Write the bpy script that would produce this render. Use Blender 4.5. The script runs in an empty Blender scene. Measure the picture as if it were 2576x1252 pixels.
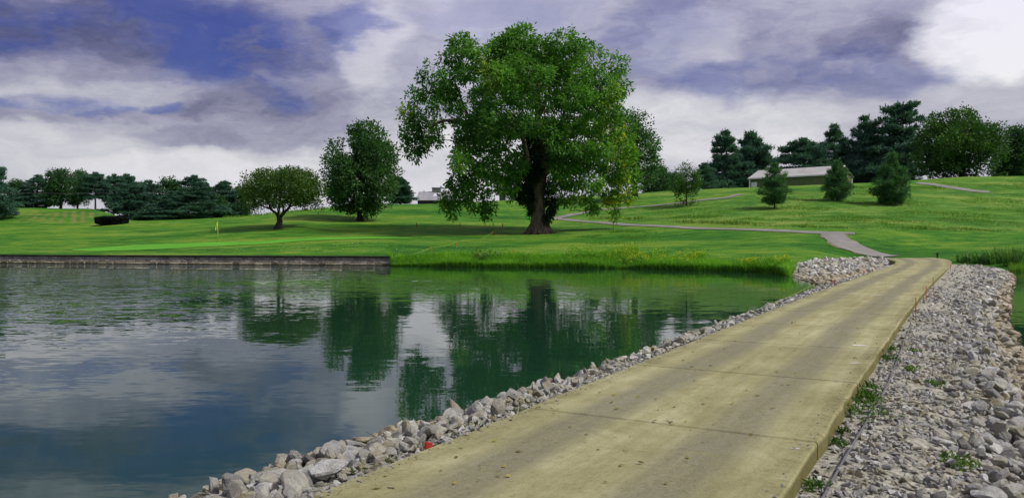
import bpy, bmesh, math
import numpy as np
from mathutils import Vector

S = bpy.context.scene
COL = S.collection
R = math.radians

# ------------------------------------------------------------------ camera, sky, sun, exposure
FPX, CX, HY, HC = 1983.0, 1287.5, 600.0, 2.3      # focal length, centre, horizon row (2575 px wide frame), eye height over water
cam = bpy.data.cameras.new('camera')
cam.sensor_width = 36.0
cam.lens = FPX / 2575.0 * 36.0
cam.shift_y = -26.0 / 2575.0
cam.clip_start = 0.05
cam.clip_end = 9000.0
camo = bpy.data.objects.new('camera', cam)
COL.objects.link(camo)
camo.location = (0, 0, HC)
camo.rotation_euler = (R(90), 0, 0)
S.camera = camo

S.view_settings.view_transform = 'Standard'
S.view_settings.look = 'None'
S.view_settings.exposure = 1.35
S.view_settings.gamma = 1.0
S.view_settings.use_curve_mapping = False
S.cycles.max_bounces = 5
S.cycles.diffuse_bounces = 2
S.cycles.adaptive_threshold = 0.02
S.cycles.glossy_bounces = 3
S.cycles.transmission_bounces = 4
S.cycles.caustics_reflective = False
S.cycles.caustics_refractive = False

SUN_EL, SUN_AZ = R(48), R(112)                      # azimuth clockwise from +Y (the view direction)
sun = bpy.data.lights.new('sun', 'SUN')
sun.energy = 1.5
sun.angle = R(12)
sun.color = (1.0, 0.95, 0.86)
suno = bpy.data.objects.new('sun', sun)
COL.objects.link(suno)
sd = Vector((math.sin(SUN_AZ) * math.cos(SUN_EL), math.cos(SUN_AZ) * math.cos(SUN_EL), math.sin(SUN_EL)))
suno.rotation_euler = (-sd).to_track_quat('-Z', 'Y').to_euler()
suno.location = sd * 100


class NT:
    """small node-tree helper"""
    def __init__(self, tree):
        self.t = tree
        self.n = tree.nodes
        self.l = tree.links

    def _in(self, sock, v):
        if v is None:
            return
        if isinstance(v, bpy.types.NodeSocket):
            self.l.new(v, sock)
        else:
            if hasattr(sock.default_value, '__len__'):
                v = tuple(v) if hasattr(v, '__len__') else (v,) * len(sock.default_value)
                if len(v) == 3 and len(sock.default_value) == 4:
                    v = v + (1.0,)
            sock.default_value = v

    def math(self, op, a, b=None, c=None, clamp=False):
        n = self.n.new('ShaderNodeMath')
        n.operation = op
        n.use_clamp = clamp
        for i, v in enumerate((a, b, c)):
            self._in(n.inputs[i], v)
        return n.outputs[0]

    def vmath(self, op, a, b=None, out=0):
        n = self.n.new('ShaderNodeVectorMath')
        n.operation = op
        self._in(n.inputs[0], a)
        if b is not None:
            self._in(n.inputs[1], b)
        return n.outputs[out]

    def scale(self, a, s):
        n = self.n.new('ShaderNodeVectorMath')
        n.operation = 'SCALE'
        self._in(n.inputs[0], a)
        self._in(n.inputs['Scale'], s)
        return n.outputs[0]

    def noise(self, vec, scale, detail=4.0, rough=0.55, dist=0.0, out='Fac'):
        n = self.n.new('ShaderNodeTexNoise')
        n.noise_dimensions = '3D'
        self._in(n.inputs['Vector'], vec)
        n.inputs['Scale'].default_value = scale
        n.inputs['Detail'].default_value = detail
        n.inputs['Roughness'].default_value = rough
        n.inputs['Distortion'].default_value = dist
        return n.outputs[out]

    def ramp(self, fac, stops, interp='LINEAR'):
        n = self.n.new('ShaderNodeValToRGB')
        cr = n.color_ramp
        cr.interpolation = interp
        while len(cr.elements) < len(stops):
            cr.elements.new(0.5)
        for e, (p, c) in zip(cr.elements, stops):
            e.position = p
            e.color = (c, c, c, 1) if not hasattr(c, '__len__') else (*c[:3], 1)
        self._in(n.inputs[0], fac)
        return n.outputs[0]

    def mix(self, fac, a, b, mode='MIX'):
        n = self.n.new('ShaderNodeMix')
        n.data_type = 'RGBA'
        n.blend_type = mode
        self._in(n.inputs[0], fac)
        self._in(n.inputs[6], a)
        self._in(n.inputs[7], b)
        return n.outputs[2]

    def rng(self, v, a, b, c=0.0, d=1.0, smooth=True):
        n = self.n.new('ShaderNodeMapRange')
        n.interpolation_type = 'SMOOTHSTEP' if smooth else 'LINEAR'
        n.clamp = True
        self._in(n.inputs[0], v)
        for i, x in enumerate((a, b, c, d)):
            n.inputs[i + 1].default_value = x
        return n.outputs[0]

    def attr(self, name):
        n = self.n.new('ShaderNodeAttribute')
        n.attribute_name = name
        return n.outputs['Fac']

    def bump(self, h, strength, dist):
        n = self.n.new('ShaderNodeBump')
        n.inputs['Strength'].default_value = strength
        n.inputs['Distance'].default_value = dist
        self._in(n.inputs['Height'], h)
        return n.outputs[0]

    def pos(self):
        return self.n.new('ShaderNodeNewGeometry').outputs['Position']

    def objco(self):
        return self.n.new('ShaderNodeTexCoord').outputs['Object']


def pxdir(px, py):
    v = np.array([(px - CX) / FPX, 1.0, (HY - py) / FPX])
    return v / np.linalg.norm(v)


def build_world():
    w = bpy.data.worlds.new('World')
    S.world = w
    w.use_nodes = True
    w.cycles.sampling_method = 'MANUAL'
    w.cycles.sample_map_resolution = 512
    t = NT(w.node_tree)
    t.n.clear()
    out = t.n.new('ShaderNodeOutputWorld')
    bg = t.n.new('ShaderNodeBackground')
    bg.inputs['Strength'].default_value = 0.1
    t.l.new(bg.outputs[0], out.inputs[0])
    sky = t.n.new('ShaderNodeTexSky')
    sky.sky_type = 'NISHITA'
    sky.sun_disc = False
    sky.sun_elevation = SUN_EL
    sky.sun_rotation = SUN_AZ
    sky.air_density = 1.4
    sky.dust_density = 1.0
    sky.ozone_density = 4.0
    gen = t.n.new('ShaderNodeTexCoord').outputs['Generated']
    ZS = 2.4
    p0 = t.vmath('MULTIPLY', gen, (1, 1, ZS))
    w1 = t.noise(p0, 3.0, 5, 0.55, 0, 'Color')
    w2 = t.noise(p0, 11.0, 5, 0.6, 0, 'Color')
    d1 = t.scale(t.vmath('SUBTRACT', w1, (.5, .5, .5)), 0.20)
    d2 = t.scale(t.vmath('SUBTRACT', w2, (.5, .5, .5)), 0.11)
    p = t.vmath('ADD', t.vmath('ADD', p0, d1), d2)

    def patches(lst):
        tot = None
        for (px, py, rx, ry, amt) in lst:
            c = pxdir(px, py) * np.array([1, 1, ZS])
            dv = t.vmath('SUBTRACT', p, tuple(c))
            dv = t.vmath('MULTIPLY', dv, (FPX / rx, FPX / rx, FPX / ry / ZS))
            ln = t.vmath('LENGTH', dv, out=1)
            m = t.rng(ln, 1.12, 0.5, 0.0, amt)
            tot = m if tot is None else t.math('MAXIMUM', tot, m)
        return tot

    n1 = t.noise(p, 3.2, 6, 0.56, 0.2)
    n2 = t.noise(p, 10.0, 6, 0.62, 0.1)
    n3 = t.noise(t.vmath('ADD', p, d2), 26.0, 5, 0.6, 0.2)
    # thick cloud, from slate grey bellies to bright tops
    cl = t.math('ADD', t.math('ADD', t.math('MULTIPLY', n1, 0.50), t.math('ADD', t.math('MULTIPLY', n2, 0.38), t.math('MULTIPLY', n3, 0.14))), -.01)
    bright = patches([(620, 440, 620, 70, .30), (230, 200, 300, 80, .16), (960, 150, 110, 160, .18), (2500, 80, 180, 115, .46),
                      (1720, 110, 150, 90, .15), (1150, 420, 420, 110, .34), (1750, 330, 420, 110, .26), (2350, 260, 320, 70, .10),
                      (1250, 30, 260, 80, .14), (100, 360, 300, 60, .15)])
    dark = patches([(300, 90, 520, 120, .20), (2250, 90, 240, 50, .13), (480, 250, 420, 50, .12), (1900, 130, 260, 50, .05),
                    (520, 345, 160, 28, .09), (150, 255, 260, 40, .14)])
    v = t.math('SUBTRACT', t.math('ADD', cl, bright), dark)
    cloud = t.ramp(v, [(0.20, (.11, .115, .19)), (0.34, (.22, .225, .33)), (0.46, (.35, .355, .46)), (0.57, (.49, .495, .57)),
                       (0.72, (.64, .64, .69)), (0.95, (.92, .91, .93))])
    # openings where the blue shows
    blue = patches([(560, 120, 250, 110, 1.0), (880, 90, 90, 100, .75), (380, 60, 150, 90, .9), (120, 60, 220, 70, .75), (700, 250, 90, 45, .95),
                    (290, 268, 70, 26, .8), (430, 272, 60, 20, .8), (130, 240, 190, 26, .7), (1900, 195, 300, 62, .62), (2080, 150, 180, 45, .5), (1650, 150, 110, 55, .4),
                    (740, 170, 160, 60, .7), (1230, 50, 260, 60, .38), (1640, 70, 160, 80, .34), (2150, 190, 240, 45, .42), (1500, 130, 120, 90, .3), (1960, 235, 160, 30, .6)])
    far = t.rng(t.noise(p0, 1.6, 3, 0.5), 0.60, 0.72, 0.0, 0.75)
    sep = t.n.new('ShaderNodeSeparateXYZ')
    t.l.new(gen, sep.inputs[0])
    el = sep.outputs[2]
    high = t.rng(el, 0.30, 0.45)
    blue = t.math('MAXIMUM', blue, t.math('MULTIPLY', far, high))
    blue = t.math('MULTIPLY', blue, t.rng(t.noise(p, 7.0, 5, 0.62), 0.36, 0.58, 0.22, 1.0))
    # clear sky seen through thin cloud: deep violet blue
    clear = t.mix(1.0, sky.outputs[0], (.30, .33, .80), 'MULTIPLY')
    veil = t.mix(0.45, t.scale(clear, 0.105), t.mix(1.0, cloud, (.42, .46, .68), 'MULTIPLY'))
    col = t.mix(blue, cloud, veil)
    col = t.mix(t.rng(el, .12, .28, 0, .8), col, t.mix(1.0, col, (.96, .95, 1.08), 'MULTIPLY'))
    # pale band of air near the horizon
    hz = t.rng(el, 0.0, 0.14, 0.75, 0.0)
    col = t.mix(hz, col, (.64, .64, .69))
    fin = t.scale(col, 3.75)
    t.l.new(fin, bg.inputs['Color'])


build_world()

# ------------------------------------------------------------------ numpy helpers
RNG = np.random.default_rng(11)


def unproj(px, py, d):
    return np.array([(px - CX) / FPX * d, d, HC - (py - HY) / FPX * d])


def at_z(px, py, z):
    return unproj(px, py, FPX * (HC - z) / (py - HY))


_k = np.random.default_rng(5)
_WX = [(_k.normal(size=3) * s, _k.uniform(0, 6.28), 1.0 / s ** .8) for s in (1, 1, 1, 1.8, 1.8, 1.8, 3.1, 3.1, 3.1, 5.3, 5.3, 5.3)]
_WN = sum(a for _, _, a in _WX) ** 0.5 * 1.1


def fbm(p, f=1.0):
    """cheap smooth pseudo-noise, about -1..1"""
    p = np.asarray(p, float) * f
    o = 0
    for k, ph, a in _WX:
        o = o + a * np.sin(p @ k + ph + 1.3 * np.sin(p @ (k[[1, 2, 0]] * .7) + 2 * ph))
    return o / _WN


def unit(v):
    return v / np.maximum(np.linalg.norm(v, axis=-1, keepdims=True), 1e-9)


def mesh(name, V, F, mat=None, smooth=False, attrs=None):
    """F: (n,k) int array, or list of such arrays"""
    me = bpy.data.meshes.new(name)
    V = np.asarray(V, np.float32).reshape(-1, 3)
    Fs = F if isinstance(F, list) else [F]
    Fs = [np.asarray(f, np.int32) for f in Fs if len(f)]
    loops = np.concatenate([f.ravel() for f in Fs])
    tot = np.concatenate([np.full(len(f), f.shape[1], np.int32) for f in Fs])
    st = np.concatenate([[0], np.cumsum(tot)[:-1]]).astype(np.int32)
    me.vertices.add(len(V))
    me.vertices.foreach_set('co', V.ravel())
    me.loops.add(len(loops))
    me.loops.foreach_set('vertex_index', loops)
    me.polygons.add(len(tot))
    me.polygons.foreach_set('loop_start', st)
    me.polygons.foreach_set('loop_total', tot)
    me.polygons.foreach_set('use_smooth', np.full(len(tot), smooth))
    for k, a in (attrs or {}).items():
        at = me.attributes.new(k, 'FLOAT', 'POINT')
        at.data.foreach_set('value', np.asarray(a, np.float32))
    me.update(calc_edges=True)
    me.validate()
    if mat:
        me.materials.append(mat)
    return me


def link(name, me, parent=None, loc=None):
    o = bpy.data.objects.new(name, me)
    COL.objects.link(o)
    if parent is not None:
        o.parent = parent
    if loc is not None:
        o.location = loc
    return o


def tag(o, label=None, cat=None, group=None, kind=None):
    for k, v in (('label', label), ('category', cat), ('group', group), ('kind', kind)):
        if v:
            o[k] = v
    return o


def empty(name, loc, rz=0.0, scale=None):
    o = bpy.data.objects.new(name, None)
    COL.objects.link(o)
    o.location = loc
    o.rotation_euler = (0, 0, rz)
    o.empty_display_size = 0.2
    if scale is not None:
        o.scale = scale
    return o


class MB:
    """collects vertices and faces"""
    def __init__(self):
        self.V, self.F, self.n = [], {}, 0
        self.A = []

    def add(self, V, F, a=0.0):
        V = np.asarray(V, float).reshape(-1, 3)
        F = np.asarray(F, int)
        self.F.setdefault(F.shape[1], []).append(F + self.n)
        self.V.append(V)
        self.A.append(np.broadcast_to(np.asarray(a, float), (len(V),)))
        self.n += len(V)

    def box(self, lo, hi, a=0.0):
        x0, y0, z0 = lo
        x1, y1, z1 = hi
        V = [(x0, y0, z0), (x1, y0, z0), (x1, y1, z0), (x0, y1, z0), (x0, y0, z1), (x1, y0, z1), (x1, y1, z1), (x0, y1, z1)]
        self.add(V, [(0, 3, 2, 1), (4, 5, 6, 7), (0, 1, 5, 4), (1, 2, 6, 5), (2, 3, 7, 6), (3, 0, 4, 7)], a)

    def tube(self, P, r, n=6, cap=True, a=0.0):
        P = np.asarray(P, float)
        r = np.broadcast_to(np.asarray(r, float), (len(P),))
        T = np.gradient(P, axis=0)
        T = unit(T)
        up = np.array([0, 0, 1.0]) if abs(T[0][2]) < .9 else np.array([1.0, 0, 0])
        U = unit(np.cross(T, up))
        W = np.cross(T, U)
        th = np.arange(n) / n * 2 * np.pi
        ring = P[:, None] + r[:, None, None] * (np.cos(th)[None, :, None] * U[:, None] + np.sin(th)[None, :, None] * W[:, None])
        i = np.arange(len(P) - 1)[:, None] * n + np.arange(n)[None]
        j = np.arange(len(P) - 1)[:, None] * n + (np.arange(n)[None] + 1) % n
        F = np.stack([i, j, j + n, i + n], -1).reshape(-1, 4)
        base = self.n
        self.add(ring, F, a)
        if cap and n == 4:
            self.F.setdefault(4, []).append(np.array([[base + k for k in range(n)][::-1], [base + (len(P) - 1) * n + k for k in range(n)]]))
        elif cap:
            self.F.setdefault(n, []).append(np.array([[base + k for k in range(n)][::-1], [base + (len(P) - 1) * n + k for k in range(n)]]))

    def mesh(self, name, mat, smooth=False, attr=None):
        return mesh(name, np.concatenate(self.V), [np.concatenate(f) for f in self.F.values()], mat, smooth,
                    {attr: np.concatenate(self.A)} if attr else None)


def leaf_quads(C, A, L, W, rng):
    n = len(C)
    B = unit(np.cross(A, unit(rng.normal(size=(n, 3)))))
    Nn = np.cross(A, B)
    L = np.broadcast_to(L, (n,))[:, None]
    W = np.broadcast_to(W, (n,))[:, None]
    V = np.empty((n, 4, 3))
    V[:, 0] = C
    V[:, 1] = C + A * L * .45 + B * W * .5 + Nn * W * .12
    V[:, 2] = C + A * L
    V[:, 3] = C + A * L * .45 - B * W * .5 + Nn * W * .12
    return V.reshape(-1, 3), np.arange(n * 4).reshape(-1, 4)


# ------------------------------------------------------------------ materials
def new_mat(name):
    m = bpy.data.materials.new(name)
    m.use_nodes = True
    t = NT(m.node_tree)
    b = t.n['Principled BSDF']
    return m, t, b


def plain(name, col, rough=0.7, var=0.25, scale=3.0, bump=0.0, metal=0.0, spec=0.3, dirt=None):
    m, t, b = new_mat(name)
    p = t.objco()
    n = t.noise(p, scale, 6, 0.6)
    c = t.mix(t.rng(n, .3, .7), tuple(np.array(col) * (1 - var)), tuple(np.minimum(np.array(col) * (1 + var), .95)))
    if dirt:
        c = t.mix(t.rng(t.noise(p, scale * .35, 5, .65), .5, .7, 0, .7), c, dirt)
    t._in(b.inputs['Base Color'], c)
    b.inputs['Roughness'].default_value = rough
    b.inputs['Metallic'].default_value = metal
    b.inputs['Specular IOR Level'].default_value = spec
    if bump:
        t._in(b.inputs['Normal'], t.bump(t.noise(p, scale * 4, 6, .65), .6, bump))
    return m


def leaf_mat(name, stops, trans=0.3, rough=0.55):
    m, t, b = new_mat(name)
    tint = t.attr('tint')
    oi = t.n.new('ShaderNodeObjectInfo').outputs['Random']
    f = t.math('ADD', tint, t.math('MULTIPLY', t.math('SUBTRACT', oi, .5), .10))
    c = t.ramp(f, stops)
    t._in(b.inputs['Base Color'], c)
    b.inputs['Roughness'].default_value = rough
    b.inputs['Specular IOR Level'].default_value = .22
    tr = t.n.new('ShaderNodeBsdfTranslucent')
    t._in(tr.inputs[0], t.mix(1.0, c, (1.25, 1.35, .45), 'MULTIPLY'))
    ms = t.n.new('ShaderNodeMixShader')
    ms.inputs[0].default_value = trans
    t.l.new(b.outputs[0], ms.inputs[1])
    t.l.new(tr.outputs[0], ms.inputs[2])
    t.l.new(ms.outputs[0], t.n['Material Output'].inputs[0])
    return m


M = {}
M['leaf_big'] = leaf_mat('walnut_leaves', [(0, (.040, .105, .024)), (.45, (.085, .225, .040)), (.75, (.145, .33, .048)), (1, (.46, .46, .05))], .48)
M['leaf_maple'] = leaf_mat('maple_leaves', [(0, (.024, .072, .030)), (.5, (.058, .145, .042)), (1, (.125, .26, .055))], .38)
M['leaf_crab'] = leaf_mat('crab_leaves', [(0, (.028, .066, .014)), (.5, (.06, .128, .020)), (1, (.13, .21, .03))], .3)
M['leaf_far'] = leaf_mat('far_leaves', [(0, (.022, .068, .036)), (.5, (.048, .128, .048)), (1, (.105, .23, .055))], .34)
M['leaf_oak'] = leaf_mat('hill_tree_leaves', [(0, (.020, .062, .018)), (.5, (.046, .125, .022)), (1, (.13, .235, .028))], .32)
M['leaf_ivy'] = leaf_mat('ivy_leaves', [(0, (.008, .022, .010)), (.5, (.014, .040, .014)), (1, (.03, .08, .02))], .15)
M['leaf_young'] = leaf_mat('young_tree_leaves', [(0, (.03, .08, .02)), (.5, (.06, .15, .03)), (1, (.13, .26, .05))], .3)
M['needle'] = leaf_mat('pine_needles', [(0, (.026, .072, .068)), (.5, (.054, .132, .105)), (1, (.115, .235, .135))], .33)
M['needle_young'] = leaf_mat('young_pine_needles', [(0, (.030, .088, .040)), (.5, (.068, .175, .068)), (1, (.15, .32, .10))], .3)
M['hedge'] = leaf_mat('yew_leaves', [(0, (.002, .004, .003)), (.5, (.004, .008, .005)), (1, (.010, .020, .010))], .05)
M['grass_tall'] = leaf_mat('tall_grass', [(0, (.11, .20, .03)), (.35, (.11, .30, .03)), (.75, (.19, .43, .04)), (1, (.34, .50, .07))], .5)
M['grass_rough'] = leaf_mat('rough_grass', [(0, (.20, .21, .06)), (.3, (.085, .21, .026)), (.7, (.13, .28, .036)), (1, (.22, .36, .06))], .42)
M['reed'] = leaf_mat('reed_leaves', [(0, (.16, .14, .05)), (.3, (.06, .16, .035)), (1, (.14, .30, .07))], .35)
M['weed'] = leaf_mat('weed_leaves', [(0, (.10, .10, .03)), (.3, (.03, .09, .014)), (1, (.12, .22, .02))], .3)
M['flower'] = leaf_mat('yellow_petals', [(0, (.42, .44, .03)), (1, (.62, .62, .05))], .4)
M['white_fleck'] = leaf_mat('pale_petals', [(0, (.5, .5, .42)), (1, (.8, .8, .74))], .2)
M['dead_leaf'] = leaf_mat('fallen_leaf', [(0, (.10, .065, .015)), (.5, (.22, .17, .03)), (1, (.35, .30, .06))], .15)


def bark_mat(name, c0, c1, sc=1.0):
    m, t, b = new_mat(name)
    p = t.objco()
    q = t.vmath('MULTIPLY', p, (3.2 * sc, 3.2 * sc, .55 * sc))
    n = t.noise(q, 1.6, 8, .7, .4)
    t._in(b.inputs['Base Color'], t.ramp(n, [(.32, c0), (.6, c1), (.78, tuple(np.array(c1) * 1.35))]))
    b.inputs['Roughness'].default_value = .95
    b.inputs['Specular IOR Level'].default_value = .1
    t._in(b.inputs['Normal'], t.bump(n, .9, .12))
    return m


M['bark'] = bark_mat('walnut_bark', (.035, .028, .020), (.15, .12, .085))
M['bark_dark'] = bark_mat('dark_bark', (.015, .012, .010), (.05, .04, .032), 1.5)
M['bark_pine'] = bark_mat('pine_bark', (.03, .02, .016), (.10, .065, .045), 1.5)


def lawn_mat():
    m, t, b = new_mat('lawn_grass')
    p = t.pos()
    rough = t.attr('rough')
    stripe = t.attr('stripe')
    # long soft patches lying across the slope, then tufts, then blades
    big = t.noise(t.vmath('MULTIPLY', p, (.05, .11, .1)), 1.0, 6, .62, .6)
    mid = t.noise(t.vmath('MULTIPLY', p, (.45, 1.1, 1)), 1.0, 7, .68)
    fin = t.noise(t.vmath('MULTIPLY', p, (4, 7, 4)), 1.0, 6, .7)
    f = t.math('ADD', t.math('ADD', t.math('MULTIPLY', big, .50), t.math('MULTIPLY', mid, .46)), t.math('MULTIPLY', fin, .32))
    f = t.math('ADD', t.math('MULTIPLY', t.math('SUBTRACT', f, .64), 2.6), .60)
    fair = t.ramp(f, [(.38, (.020, .100, .008)), (.54, (.048, .172, .012)), (.68, (.092, .215, .016)), (.86, (.19, .27, .035))])
    wild = t.ramp(f, [(.42, (.036, .130, .013)), (.55, (.075, .195, .022)), (.68, (.120, .245, .032)), (.82, (.22, .28, .06))])
    dryp = t.rng(t.noise(t.vmath('MULTIPLY', p, (.09, .16, .1)), 1.0, 6, .7, 1.0), .54, .72, 0, .38)
    wild = t.mix(dryp, wild, (.17, .16, .055))
    c = t.mix(rough, fair, wild)
    c = t.mix(t.math('MULTIPLY', stripe, t.rng(mid, .35, .6, .35, 1)), c, (.20, .19, .065))
    t._in(b.inputs['Base Color'], c)
    b.inputs['Roughness'].default_value = .9
    b.inputs['Specular IOR Level'].default_value = .12
    h = t.math('ADD', t.math('MULTIPLY', mid, .8), t.math('MULTIPLY', fin, .5))
    t._in(b.inputs['Normal'], t.bump(h, .8, .35))
    return m


M['lawn'] = lawn_mat()


def green_mat():
    m, t, b = new_mat('putting_green_grass')
    p = t.pos()
    n = t.noise(t.vmath('MULTIPLY', p, (.25, .6, .5)), 1.0, 6, .6)
    c = t.ramp(n, [(.35, (.075, .27, .02)), (.65, (.11, .34, .03))])
    t._in(b.inputs['Base Color'], c)
    b.inputs['Roughness'].default_value = .9
    b.inputs['Specular IOR Level'].default_value = .1
    return m


M['green'] = green_mat()


def water_mat():
    m, t, b = new_mat('pond_water')
    p = t.pos()
    b.inputs['Base Color'].default_value = (.010, .040, .020, 1)
    b.inputs['Roughness'].default_value = .015
    b.inputs['IOR'].default_value = 1.333
    b.inputs['Specular IOR Level'].default_value = .5
    sx = t.n.new('ShaderNodeSeparateXYZ')
    t.l.new(p, sx.inputs[0])
    # a light breeze roughens the open, left side; the lee by the bank stays calm
    breeze = t.rng(t.math('ADD', t.math('MULTIPLY', sx.outputs[0], -.045), t.math('MULTIPLY', t.noise(t.vmath('MULTIPLY', p, (.06, .11, 1)), 1.0, 4, .6), 1.5)), .95, 1.75, .30, 2.8)
    breeze = t.math('MULTIPLY', breeze, t.rng(sx.outputs[1], 7.0, 24.0, .42, 1.0))
    half = (.5, .5, .5)
    a = t.vmath('SUBTRACT', t.noise(t.vmath('MULTIPLY', p, (.8, 2.6, 1)), 1.0, 2, .5, .3, 'Color'), half)
    c = t.vmath('SUBTRACT', t.noise(t.vmath('MULTIPLY', p, (3.0, 8.0, 1)), 1.0, 3, .55, 0, 'Color'), half)
    d = t.vmath('SUBTRACT', t.noise(t.vmath('MULTIPLY', p, (.12, .30, 1)), 1.0, 2, .5, 0, 'Color'), half)
    sl = t.scale(t.vmath('ADD', t.scale(a, .11), t.scale(c, .16)), breeze)
    sl = t.vmath('ADD', sl, t.scale(d, .016))
    sl = t.vmath('MULTIPLY', sl, (.55, 1.0, 0))
    t._in(b.inputs['Normal'], t.vmath('NORMALIZE', t.vmath('ADD', sl, (0, 0, 1))))
    return m


M['water'] = water_mat()


def concrete_mat():
    m, t, b = new_mat('path_concrete')
    p = t.pos()
    u = t.attr('across')
    oi = t.n.new('ShaderNodeObjectInfo').outputs['Random']
    # coordinates along and across the causeway
    al = t.vmath('DOT_PRODUCT', p, (.491, .871, 0), out=1)
    ac = t.vmath('DOT_PRODUCT', p, (.871, -.491, 0), out=1)
    cb = t.n.new('ShaderNodeCombineXYZ')
    t._in(cb.inputs[0], ac)
    t._in(cb.inputs[1], al)
    q = cb.outputs[0]
    n = t.noise(p, 1.1, 8, .7, .6)
    streak = t.noise(t.vmath('MULTIPLY', q, (7, .45, 1)), 1.0, 6, .65)
    broom = t.noise(t.vmath('MULTIPLY', q, (3.5, 60, 1)), 1.0, 3, .6)
    fine = t.noise(p, 38, 5, .8)
    spk = t.noise(p, 13, 7, .8)
    wob = t.math('ADD', u, t.math('MULTIPLY', t.math('SUBTRACT', t.noise(p, .22, 3, .5), .5), .2))
    tr1 = t.rng(t.math('ABSOLUTE', t.math('SUBTRACT', wob, .27)), .15, .04)
    tr2 = t.rng(t.math('ABSOLUTE', t.math('SUBTRACT', wob, .74)), .15, .04)
    trk = t.math('MULTIPLY', t.math('MAXIMUM', tr1, tr2), t.rng(t.math('ADD', t.math('MULTIPLY', n, .6), t.math('MULTIPLY', spk, .4)), .36, .58, .45, 1))
    c = t.ramp(t.math('ADD', t.math('MULTIPLY', n, .6), t.math('MULTIPLY', streak, .4)), [(.36, (.225, .212, .100)), (.50, (.325, .310, .155)), (.63, (.44, .425, .245))])
    c = t.mix(t.math('MULTIPLY', trk, .70), c, (.140, .131, .104))
    c = t.mix(t.rng(spk, .54, .72, 0, .8), c, (.14, .115, .03))
    c = t.mix(t.rng(fine, .53, .72, 0, .5), c, (.09, .08, .035))
    c = t.mix(t.rng(fine, .48, .30, 0, .35), c, (.44, .42, .27))
    c = t.mix(t.rng(oi, 0, 1, 0, .16, False), c, (.13, .12, .07))
    edge = t.rng(t.math('ABSOLUTE', t.math('SUBTRACT', u, .5)), .38, .5, 0, .45)
    c = t.mix(t.math('MULTIPLY', edge, t.rng(spk, .35, .6)), c, (.12, .105, .035))
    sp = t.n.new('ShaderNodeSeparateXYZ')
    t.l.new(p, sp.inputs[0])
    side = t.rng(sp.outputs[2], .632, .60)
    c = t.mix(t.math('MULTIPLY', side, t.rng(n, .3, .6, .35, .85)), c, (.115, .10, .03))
    t._in(b.inputs['Base Color'], c)
    b.inputs['Roughness'].default_value = .9
    b.inputs['Specular IOR Level'].default_value = .2
    h = t.math('ADD', t.math('ADD', t.math('MULTIPLY', fine, .6), t.math('MULTIPLY', spk, .8)), t.math('MULTIPLY', broom, .5))
    t._in(b.inputs['Normal'], t.bump(h, .8, .012))
    return m


M['concrete'] = concrete_mat()


def asphalt_mat():
    m, t, b = new_mat('cart_path_asphalt')
    p = t.pos()
    n = t.noise(p, .7, 8, .65)
    c = t.ramp(n, [(.3, (.15, .145, .125)), (.55, (.21, .20, .18)), (.75, (.29, .275, .24))])
    t._in(b.inputs['Base Color'], c)
    b.inputs['Roughness'].default_value = .9
    t._in(b.inputs['Normal'], t.bump(t.noise(p, 20, 5, .7), .5, .01))
    return m


M['asphalt'] = asphalt_mat()
M['dirt_edge'] = plain('bare_soil', (.21, .185, .085), .95, .35, 2.5, .02)


def stone_mat(name, per_object):
    m, t, b = new_mat(name)
    p = t.pos()
    if per_object:
        r = t.n.new('ShaderNodeObjectInfo').outputs['Random']
    else:
        r = t.attr('tint')
    base = t.ramp(r, [(0, (.14, .138, .125)), (.12, (.32, .318, .30)), (.42, (.50, .50, .48)), (.64, (.47, .435, .33)), (.84, (.63, .63, .60)), (1, (.76, .76, .73))])
    n = t.noise(p, 7, 8, .7, .3)
    c = t.mix(t.rng(n, .35, .7, .0, .55), base, (.20, .185, .15))
    st = t.noise(p, 2.2, 6, .65, .6)
    c = t.mix(t.rng(st, .50, .68, 0, .75), c, (.27, .22, .085))
    c = t.mix(t.rng(t.noise(p, 15, 6, .75), .60, .74, 0, .6), c, (.07, .065, .05))
    # algae and wet band just over the water
    sx = t.n.new('ShaderNodeSeparateXYZ')
    t.l.new(p, sx.inputs[0])
    lev = t.math('ADD', sx.outputs[2], t.math('MULTIPLY', t.math('SUBTRACT', st, .5), .3))
    c = t.mix(t.rng(lev, .28, .12, 0, .6), c, (.43, .35, .20))
    wet = t.rng(sx.outputs[2], .10, .02)
    c = t.mix(t.math('MULTIPLY', wet, .75), c, (.05, .047, .022))
    t._in(b.inputs['Base Color'], c)
    b.inputs['Roughness'].default_value = .88
    b.inputs['Specular IOR Level'].default_value = .25
    t._in(b.inputs['Normal'], t.bump(t.math('ADD', t.noise(p, 26, 8, .8), t.math('MULTIPLY', n, 1.8)), 1.0, .035))
    return m


M['stone'] = stone_mat('limestone_rock', True)
M['stone_mass'] = stone_mat('limestone_rubble', False)
M['gravel'] = plain('gravel_soil', (.34, .325, .27), .95, .5, 18, .04, dirt=(.19, .165, .11))


def block_mat(name, stops):
    m, t, b = new_mat(name)
    r = t.n.new('ShaderNodeObjectInfo').outputs['Random']
    p = t.pos()
    c = t.ramp(r, stops)
    n = t.noise(p, 5, 8, .7)
    c = t.mix(t.rng(n, .45, .70, 0, .5), c, (.05, .043, .03))
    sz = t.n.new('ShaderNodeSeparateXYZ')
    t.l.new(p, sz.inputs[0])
    c = t.mix(t.rng(sz.outputs[2], .07, .03, 0, .9), c, (.02, .018, .012))  # ledge undershadow painted in as a dark band, together with the waterline stain
    t._in(b.inputs['Base Color'], c)
    b.inputs['Roughness'].default_value = .95
    t._in(b.inputs['Normal'], t.bump(n, .8, .04))
    return m


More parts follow.
